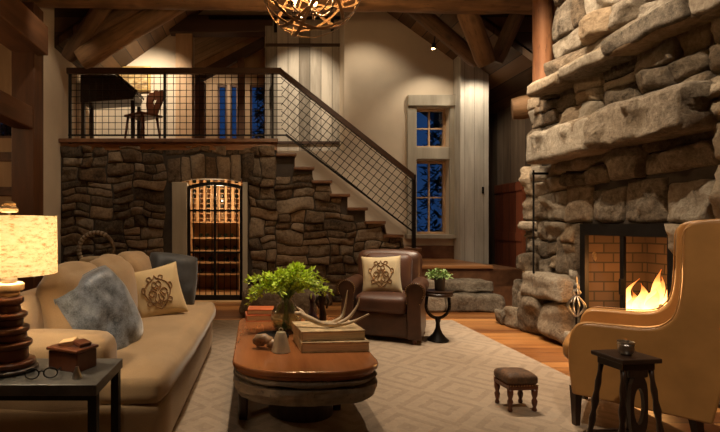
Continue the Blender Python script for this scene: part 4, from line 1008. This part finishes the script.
# ---- leather club armchair
ac = thing('armchair', 'dark brown leather club armchair with rolled arms facing the coffee table', 'armchair', (1.46,5.17,RZ), R(-24))
obj('base', B().soft((0,0.02,0.175), (0.70,0.72,0.27), 0.03, 6), 'dleather', ac, smooth=True)
obj('seat_cushion', B().soft((0,-0.03,0.385), (0.54,0.66,0.19), 0.06, 12, (0,0.01,0.03), nz=0.005), 'seatleather', ac, smooth=True)
def arm_profile(s):
    pts = []
    cx, cz, r = 0.355*s, 0.54, 0.092
    for a in range(-35, 216, 12): pts.append((cx+s*r*math.cos(R(a)), cz+r*math.sin(R(a))))
    return [(0.415*s,0.05)]+[(0.405*s,0.42)]+pts+[(0.275*s,0.42),(0.275*s,0.05)]
for s in (-1,1):
    a = obj('arm', B().prism(arm_profile(s), -0.38, 0.34), 'dleather', ac, bev=0.012, smooth='auto')
    tr = B(); pp = arm_profile(s)
    ip = bezier([(x, -0.386, z) for x, z in pp[1:-1]], 2)
    obj('piping', tr.tube(ip, 0.007, 6), 'dleather', a, smooth=True)
    nb = B()
    for q in ip[::2]: nb.soft((q.x*0.985,-0.390,q.z), (0.011,0.008,0.011), 0.004, 1)
    obj('nailheads', nb, 'brass', a)
obj('backrest', B().soft((0,0.33,0.56), (0.74,0.18,0.72), 0.085, 14, (0,0.02,0.02), (R(-7),0,0)), 'dleather', ac, smooth=True)
obj('back_cushion', B().soft((0,0.22,0.66), (0.54,0.16,0.46), 0.07, 12, (0,0.03,0.01), (R(-10),0,0), nz=0.006), 'seatleather', ac, smooth=True)
for x in (-0.34,0.34):
    for y in (-0.33,0.32): obj('foot', B().tube([(x,y,0.0),(x,y,0.10)], [0.022,0.034], 12), 'mahog', ac, smooth='auto')
pillow('crest_pillow', 'cream pillow with brown embroidered crest propped on the leather armchair', (1.40,5.09,0.69), (R(-14), R(-3), R(-18)), 0.42, 0.41, 0.15, 'linen', crest=0.13, seed=15)

# ---- horseshoe table with potted plant
hx, hy = 1.94, 4.88
t = thing('accent_table', 'small round accent table on a horseshoe shaped iron pedestal', 'accent table', (hx,hy,RZ))
obj('table_top', B().lathe([(0,0.475),(0.135,0.475),(0.150,0.482),(0.152,0.505),(0.142,0.515),(0.150,0.522),(0.150,0.532),(0,0.534)], seg=36), 'darkwood', t, smooth='auto')
hp = [(0.125*math.cos(R(a)), 0, 0.375+0.135*math.sin(R(a))) for a in range(180,361,12)]
hp = [(-0.115,0,0.47)]+hp+[(0.115,0,0.47)]
obj('horseshoe', B().tube(hp, 0.017, 8), 'iron', t, smooth=True)
hb = B()
for x, _, z in hp[1:-1:1]: hb.soft((x*0.99,-0.016,z), (0.016,0.012,0.016), 0.005, 1)
obj('rivets', hb, 'bronze', t)
obj('base', B().lathe([(0,0),(0.105,0),(0.108,0.012),(0.085,0.035),(0.050,0.075),(0.026,0.13),(0.020,0.19),(0.030,0.225),(0.028,0.245),(0,0.25)], seg=28), 'iron', t, smooth='auto')
t = thing('potted_plant', 'small leafy plant in a tall dark pot on the horseshoe table', 'potted plant', (hx+0.02,hy,RZ+0.534))
obj('pot', B().lathe([(0,0),(0.048,0),(0.050,0.01),(0.056,0.12),(0.060,0.125),(0.060,0.135),(0.050,0.135),(0.046,0.11),(0,0.11)], seg=24), 'slate', t, smooth='auto')
lb = B(); rg = random.Random(4)
for i in range(330):
    d = Vector((rg.gauss(0,1), rg.gauss(0,1), abs(rg.gauss(0,0.8)))).normalized(); c = Vector((-0.01,0,0.14))+Vector((d.x*0.135, d.y*0.10, d.z*0.10-0.01))*rg.uniform(0.3,1); L = rg.uniform(0.022,0.04)
    w_ = d.cross(Vector((rg.uniform(-1,1),rg.uniform(-1,1),1))).normalized()*L*0.36
    vs = [lb.bm.verts.new(x) for x in (c, c+d*L*0.5+w_, c+d*L-Vector((0,0,L*0.3)), c+d*L*0.5-w_)]; lb.bm.faces.new(vs)
obj('leaves', lb, 'leafb', t)
sb = B()
for i in range(14): a = i*0.45; sb.tube([(0,0,0.10),(0.05*math.cos(a),0.04*math.sin(a),0.15),(0.10*math.cos(a),0.08*math.sin(a),0.17+0.03*math.sin(i*2))], 0.002, 4)
obj('stems', sb, 'stem', t)

# ---- footstool
t = thing('footstool', 'tiny footstool with worn brown tapestry top and turned legs on the rug', 'footstool', (1.755,3.10,RZ), R(3)); t.scale = (0.84,0.84,0.92)
obj('cushion', B().soft((0,0,0.225), (0.25,0.23,0.075), 0.032, 10, (0,0,0.015), nz=0.004), 'fur', t, smooth=True)
obj('frame', B().box2((-0.118,-0.108,0.155), (0.118,0.108,0.192)), 'mahog', t, bev=0.006)
nb = B()
for i in range(11):
    for y in (-0.114,0.114): nb.soft((-0.11+i*0.022,y,0.190), (0.009,0.007,0.009), 0.003, 1)
obj('nailheads', nb, 'brass', t)
for x in (-0.098,0.098):
    for y in (-0.088,0.088): obj('leg', B().lathe([(0,0),(0.014,0),(0.019,0.012),(0.012,0.03),(0.020,0.055),(0.022,0.075),(0.013,0.092),(0.022,0.115),(0.024,0.16),(0,0.16)], (x,y,0), 14), 'mahog', t, smooth=True)

# ---- wing chair (faces left and slightly away), local: front = -x
wc = thing('wing_chair', 'large tan leather wing chair seen from the side before the fireplace', 'wing chair', (2.40,2.83,0), R(-40))
side = bezier([(-0.46,0.22,0),(-0.485,0.42,0),(-0.47,0.58,0),(-0.41,0.645,0),(-0.25,0.655,0),(-0.05,0.66,0),(0.06,0.69,0),(0.125,0.78,0),(0.15,0.95,0),(0.155,1.18,0),(0.165,1.30,0),(0.22,1.345,0),(0.34,1.36,0),(0.46,1.35,0),(0.51,1.28,0),(0.49,0.9,0),(0.44,0.5,0),(0.38,0.20,0)], 4)
side = [((0.15-(0.15-p.x)*0.8 if p.x < 0.15 else 0.15+(p.x-0.15)*(0.45+0.40*p.y/1.3)), (p.y if p.y < 0.7 else 0.7+(p.y-0.7)*0.87)) for p in side]
for y, nm in ((-0.30,1),(0.30,2)):
    sp_ = obj('side_panel', B().prism(side, y-0.055, y+0.055), 'leather', wc, smooth='auto')
    md = sp_.modifiers.new('bevel', 'BEVEL'); md.width = 0.035; md.segments = 4; md.limit_method = 'ANGLE'
    for f in sp_.data.polygons: f.use_smooth = True
    yy = y-0.052 if y < 0 else y+0.052
    obj('welt', B().tube([(x*0.955+0.0, yy, 0.78+(z-0.78)*0.955) for x, z in side[:52]], 0.004, 6), 'leather', sp_, smooth=True)
obj('backrest', B().soft((0.27,0,0.76), (0.16,0.56,0.98), 0.07, 14, (0.03,0,0.02), (0,R(7),0)), 'leather', wc, smooth=True)
obj('seat_base', B().soft((-0.06,0,0.30), (0.60,0.56,0.20), 0.03, 6), 'leather', wc, smooth=True)
obj('seat_cushion', B().soft((-0.09,0,0.455), (0.62,0.52,0.15), 0.06, 12, (0.01,0,0.03)), 'leather', wc, smooth=True)
for (x, y, k) in ((-0.325,-0.28,0),(-0.325,0.28,0),(0.20,-0.28,1),(0.20,0.28,1)):
    obj('leg', B().tube([(x+0.05*k,y,0.0),(x+0.015*k,y,0.12),(x,y,0.25)], [0.020,0.026,0.034], 4), 'darkwood', wc)
# ---- carved stand with metal cup
kx, ky = 1.90, 2.36
t = thing('carved_stand', 'small dark carved wooden side stand in front of the wing chair', 'side table', (kx,ky,RZ), R(6)); t.scale = (0.80,0.80,0.955)
obj('table_top', B().box2((-0.135,-0.12,0.565), (0.135,0.12,0.59)), 'darkwood', t, bev=0.006)
obj('frieze', B().box2((-0.11,-0.095,0.525), (0.11,0.095,0.565)), 'darkwood', t, bev=0.004)
for sx_ in (-1,1):
    for sy_ in (-1,1):
        pr = [0.018,0.014,0.022,0.014,0.020,0.013,0.022,0.014,0.018,0.012,0.016]
        pts = [(sx_*(0.095+0.06*(1-i/10)), sy_*(0.08+0.05*(1-i/10)), 0.525*i/10) for i in range(11)]
        obj('leg', B().tube(pts, pr, 10), 'darkwood', t, smooth=True)
obj('stretcher', B().tube([(-0.13,-0.11,0.14),(0.13,-0.11,0.14)], 0.010, 8).tube([(-0.13,0.11,0.14),(0.13,0.11,0.14)], 0.010, 8).tube([(-0.13,-0.11,0.14),(-0.13,0.11,0.14)], 0.010, 8).tube([(0.13,-0.11,0.14),(0.13,0.11,0.14)], 0.010, 8), 'darkwood', t)
b = B(); ov = [(0.072*math.cos(R(a))*(1+0.16*math.cos(R(2*a+180))), 0.34+0.165*math.sin(R(a))) for a in range(0,360,15)]
iv = [(0.036*math.cos(R(a)), 0.34+0.095*math.sin(R(a))) for a in range(0,360,15)]
f0 = [b.bm.verts.new((x,-0.012,z)) for x, z in ov]; f1 = [b.bm.verts.new((x,-0.012,z)) for x, z in iv]; g0 = [b.bm.verts.new((x,0.012,z)) for x, z in ov]; g1 = [b.bm.verts.new((x,0.012,z)) for x, z in iv]
for i in range(24):
    j = (i+1) % 24
    for q in ((f0[i],f0[j],f1[j],f1[i]),(g0[i],g0[j],g1[j],g1[i]),(f0[i],f0[j],g0[j],g0[i]),(f1[i],f1[j],g1[j],g1[i])): b.bm.faces.new(q)
b.soft((0,0,0.15), (0.09,0.024,0.08), 0.011, 4); b.soft((0,0,0.51), (0.13,0.024,0.05), 0.011, 4)
pn = obj('carved_panel', b, 'darkwood', t); pn.location.y = -0.085
t = thing('metal_cup', 'small pewter cup standing on the carved stand', 'cup', (kx-0.005,ky-0.01,RZ+0.5636))
obj('cup_body', B().lathe([(0,0),(0.020,0.001),(0.030,0.010),(0.035,0.03),(0.035,0.062),(0.038,0.068),(0.034,0.068),(0.031,0.06),(0.030,0.02),(0,0.012)], seg=26), 'pewter', t, smooth='auto')
obj('band', B().lathe([(0.036,0.050),(0.038,0.053),(0.036,0.056)], seg=26, closed=True), 'pewter', t)

# ---- fireside things
t = thing('fire_ornament', 'silvery openwork fire tool finial standing left of the firebox', 'fire tool', (3.06,4.38,0))
obj('shaft', B().tube([(0,0,0.0),(0,0,0.62)], 0.009, 8), 'iron', t)
for (z, r_) in ((0.645,0.022),(0.60,0.034),(0.47,0.075),(0.22,0.030)):
    g = B()
    for k in range(10):
        a = k*math.pi/5; hgt = 0.045 if r_ < 0.05 else 0.11
        g.tube(bezier([(0,0,z+hgt),(r_*math.cos(a),r_*math.sin(a),z),(0,0,z-hgt)], 5), 0.005, 5)
    obj('openwork_ball', g, 'pewter', t, smooth=True)
obj('spike', B().tube([(0,0,0.64),(0,0,0.75)], [0.014,0.003], 8), 'pewter', t)
obj('foot', B().lathe([(0,0),(0.06,0),(0.062,0.01),(0.02,0.03),(0,0.03)], seg=16), 'iron', t)
t = thing('iron_rod', 'thin black iron rod hanging on the left flank of the fireplace', 'rod', (3.10,5.12,0))
obj('shaft', B().tube([(0,0,0.70),(0,0,1.85)], 0.010, 8), 'iron', t); obj('bracket', B().box2((-0.012,-0.012,1.80), (0.16,0.012,1.825)), 'iron', t)

# ---- basket behind the sofa
t = thing('wicker_basket', 'tall wicker basket with a round hoop handle behind the sofa', 'basket', (-2.42,7.02,0))
obj('body', B().lathe([(0.0,0),(0.22,0),(0.27,0.30),(0.29,0.60),(0.30,0.62),(0.275,0.62),(0.25,0.30),(0.20,0.03),(0,0.03)], seg=32), 'wicker', t, smooth='auto')
g = B()
for i in range(15): z = 0.03+i*0.04; r0 = 0.222+0.08*z/0.62; g.tube([(r0*math.cos(R(a)),r0*math.sin(R(a)),z) for a in range(0,361,18)], 0.012, 5, caps=False)
obj('weave', g, 'wicker', t, smooth=True)
hz = 0.86; g = B(); q = [(0.265*math.cos(R(a)), 0, hz+0.265*math.sin(R(a))) for a in range(-90,271,5)]; g.tube(q, 0.030, 8)
hd = obj('handle', g, 'wicker', t, smooth=True)
g = B()
for a in range(60,260,12):
    c = Vector((0.265*math.cos(R(a)),0,hz+0.265*math.sin(R(a)))); tg = Vector((-math.sin(R(a)),0,math.cos(R(a)))); g.tube([c-tg*0.015, c+tg*0.015], 0.036, 10)
obj('cane_binding', g, 'palewicker', hd, smooth='auto', label='pale cane wrapping')
obj('contents', B().soft((0,0,0.68), (0.40,0.40,0.16), 0.055, 6, nz=0.02), 'page', t, smooth=True)

# ================================================================ LOFT FURNITURE
dk = thing('writing_desk', 'tall dark slant top writing desk on the loft', 'desk', (-2.55,8.2,LZ))
obj('body', B().prism([(-3.02,3.36),(-2.10,3.42),(-2.06,3.52),(-2.42,3.84),(-3.02,3.84)], 7.95, 8.45), 'darkwood', dk, world=True, bev=0.01)
obj('slanted_lid', B().prism([(-2.05,3.53),(-2.03,3.56),(-2.41,3.885),(-2.43,3.86)], 7.93, 8.47), 'darkwood', dk, world=True)
obj('drawer', B().box2((-2.95,7.935,3.44), (-2.30,7.95,3.58)), 'darkwood', dk, world=True, bev=0.003)
obj('drawer_pull', B().box2((-2.75,7.925,3.50), (-2.45,7.935,3.52)), 'bronze', dk, world=True)
for (x, y) in ((-2.98,7.99),(-2.12,7.99),(-2.98,8.41),(-2.12,8.41)): obj('leg', B().box2((x-0.03,y-0.03,LZ), (x+0.03,y+0.03,3.40)), 'darkwood', dk, world=True)
t = tag(obj('papers', B().soft((0,0,0.03), (0.30,0.24,0.06), 0.025, 5, nz=0.02), 'white', smooth=True), 'pale grey stack of papers on the writing desk', 'papers'); t.location = (-2.62,8.2,3.84)
lf = B(); rg = random.Random(9)
for i in range(60):
    a = rg.uniform(0,6.28); v = Vector((math.cos(a)*0.7, math.sin(a)*0.7, rg.uniform(0.2,1))).normalized()*rg.uniform(0.08,0.18); w_ = Vector((-math.sin(a), math.cos(a), 0))*0.016
    lf.bm.faces.new([lf.bm.verts.new(x) for x in (Vector((0,0,0.05)), v*0.5+w_+Vector((0,0,0.05)), v+Vector((0,0,0.03)), v*0.5-w_+Vector((0,0,0.05)))])
t = thing('desk_plant', 'small grey green plant on the writing desk', 'plant', (-2.88,8.2,3.84))
obj('leaves', lf, 'leafb', t); obj('pot', B().lathe([(0,0),(0.05,0),(0.06,0.07),(0.05,0.07),(0,0.06)], seg=18), 'slate', t, smooth='auto')
ch = thing('carved_chair', 'dark wooden chair with heart cut out in its carved back, beside the desk', 'chair', (-1.93,7.9,LZ), R(-36)); ch.scale = (1.1,1.1,1.08)
obj('seat', B().prism([(-0.20,-0.20),(0.20,-0.20),(0.24,0.20),(-0.24,0.20)], 0.44, 0.475, 'XY'), 'mahog', ch, bev=0.008)
b = B(); bo = [(-0.10,0.0),(0.10,0.0),(0.13,0.10),(0.19,0.26),(0.21,0.38),(0.15,0.46),(0.06,0.45),(0,0.49),(-0.06,0.45),(-0.15,0.46),(-0.21,0.38),(-0.19,0.26),(-0.13,0.10)]
ho = [(0,0.20),(0.02,0.22),(0.035,0.25),(0.05,0.29),(0.045,0.32),(0.02,0.33),(0,0.31),(-0.02,0.33),(-0.045,0.32),(-0.05,0.29),(-0.035,0.25),(-0.02,0.22),(0,0.20)]
import mathutils.geometry as mg
def slab_with_hole(b, outer, hole, y0, y1):
    tri = mg.tessellate_polygon([[Vector((x, z, 0)) for x, z in outer], [Vector((x, z, 0)) for x, z in hole[::-1]]])
    pts = outer+hole[::-1]
    fa = [b.bm.verts.new((x, y0, z)) for x, z in pts]; bk = [b.bm.verts.new((x, y1, z)) for x, z in pts]
    for tr in tri:
        for vs in (fa, bk):
            try: b.bm.faces.new([vs[i] for i in tr])
            except ValueError: pass
    for off, n_ in ((0, len(outer)), (len(outer), len(hole))):
        for i in range(n_): j = (i+1) % n_; b.bm.faces.new((fa[off+i], fa[off+j], bk[off+j], bk[off+i]))
slab_with_hole(b, bo, ho[:-1], -0.013, 0.013)
bk_ = obj('backrest', b, 'mahog', ch); bk_.location = (0,0.19,0.47); bk_.rotation_euler = (R(-12),0,0)
for x in (-0.16,0.16):
    for y in (-0.15,0.15): obj('leg', B().tube([(x*1.25,y*1.3,0),(x,y,0.45)], [0.015,0.022], 8), 'mahog', ch, smooth=True)
pc = thing('framed_picture', 'framed golden landscape picture on the loft back wall', 'picture', (-2.42,9.17,4.15))
obj('frame', B().box2((-0.34,-0.03,-0.25), (0.34,0.02,-0.20)).box2((-0.34,-0.03,0.20), (0.34,0.02,0.25)).box2((-0.34,-0.03,-0.20), (-0.29,0.02,0.20)).box2((0.29,-0.03,-0.20), (0.34,0.02,0.20)), 'gold', pc, bev=0.006)
obj('canvas', B().box2((-0.29,-0.01,-0.20), (0.29,0.015,0.20)), 'painting', pc)

# ================================================================ CHANDELIER
cc = P(312,-14,4.3); Rr, Rz = 0.475, 0.445
CZ = -0.17
cl = thing('chandelier', 'round open orb chandelier of curved bronze bands with candle bulbs', 'chandelier', tuple(cc))
for k in range(9):
    ti = R(12+(k*37)%46)*(1 if k % 2 else -1); az = R(k*40)
    rm = Euler((ti, 0, az)).to_matrix(); b = B(); ring = []
    for i in range(48):
        a = 2*math.pi*i/48; rad_ = Vector((math.cos(a), 0, math.sin(a))) if k < 6 else Vector((math.cos(a), math.sin(a)*0.85, math.sin(a)*0.55))
        rad_.normalize(); p = Vector((rad_.x*Rr, rad_.y*Rr, rad_.z*Rz)); nrm = rad_; tan_ = Vector((-math.sin(a),0,math.cos(a)))
        wv = nrm.cross(tan_).normalized()*0.015
        ring.append([rm @ (p+wv+nrm*0.003), rm @ (p-wv+nrm*0.003), rm @ (p-wv-nrm*0.003), rm @ (p+wv-nrm*0.003)])
    vv = [[b.bm.verts.new(q) for q in r4] for r4 in ring]
    for i in range(48):
        for j in range(4): b.bm.faces.new((vv[i][j], vv[i][(j+1)%4], vv[(i+1)%48][(j+1)%4], vv[(i+1)%48][j]))
    obj('band', b, 'gilt', cl, smooth='auto')
obj('stem', B().tube([(0,0,-0.10+CZ),(0,0,1.2)], 0.012, 8), 'bronze', cl)
obj('chain_canopy', B().tube([(0,0,1.15),(0,0,3.2)], 0.006, 6), 'bronze', cl)
for k in range(6):
    a = R(k*60+15); x, y = 0.21*math.cos(a), 0.21*math.sin(a)
    am = obj('candle_arm', B().tube(bezier([(0,0,-0.06+CZ),(x*0.5,y*0.5,-0.10+CZ),(x,y,-0.02+CZ)], 5), 0.008, 6).lathe([(0,0),(0.03,0.003),(0.034,0.012),(0.0,0.012)], (x,y,-0.02+CZ), 12).tube([(x,y,-0.01+CZ),(x,y,0.075+CZ)], 0.012, 8), 'bronze', cl, smooth=True)
    obj('bulb', B().lathe([(0,0.075),(0.012,0.08),(0.022,0.11),(0.012,0.145),(0,0.17)], (x,y,CZ), 10), 'bulb', am, smooth=True)
    if k % 2 == 0: point((cc.x+x*1.0, cc.y+y*1.0, cc.z+0.12+CZ), 85, (1.0,0.62,0.30), 0.03)
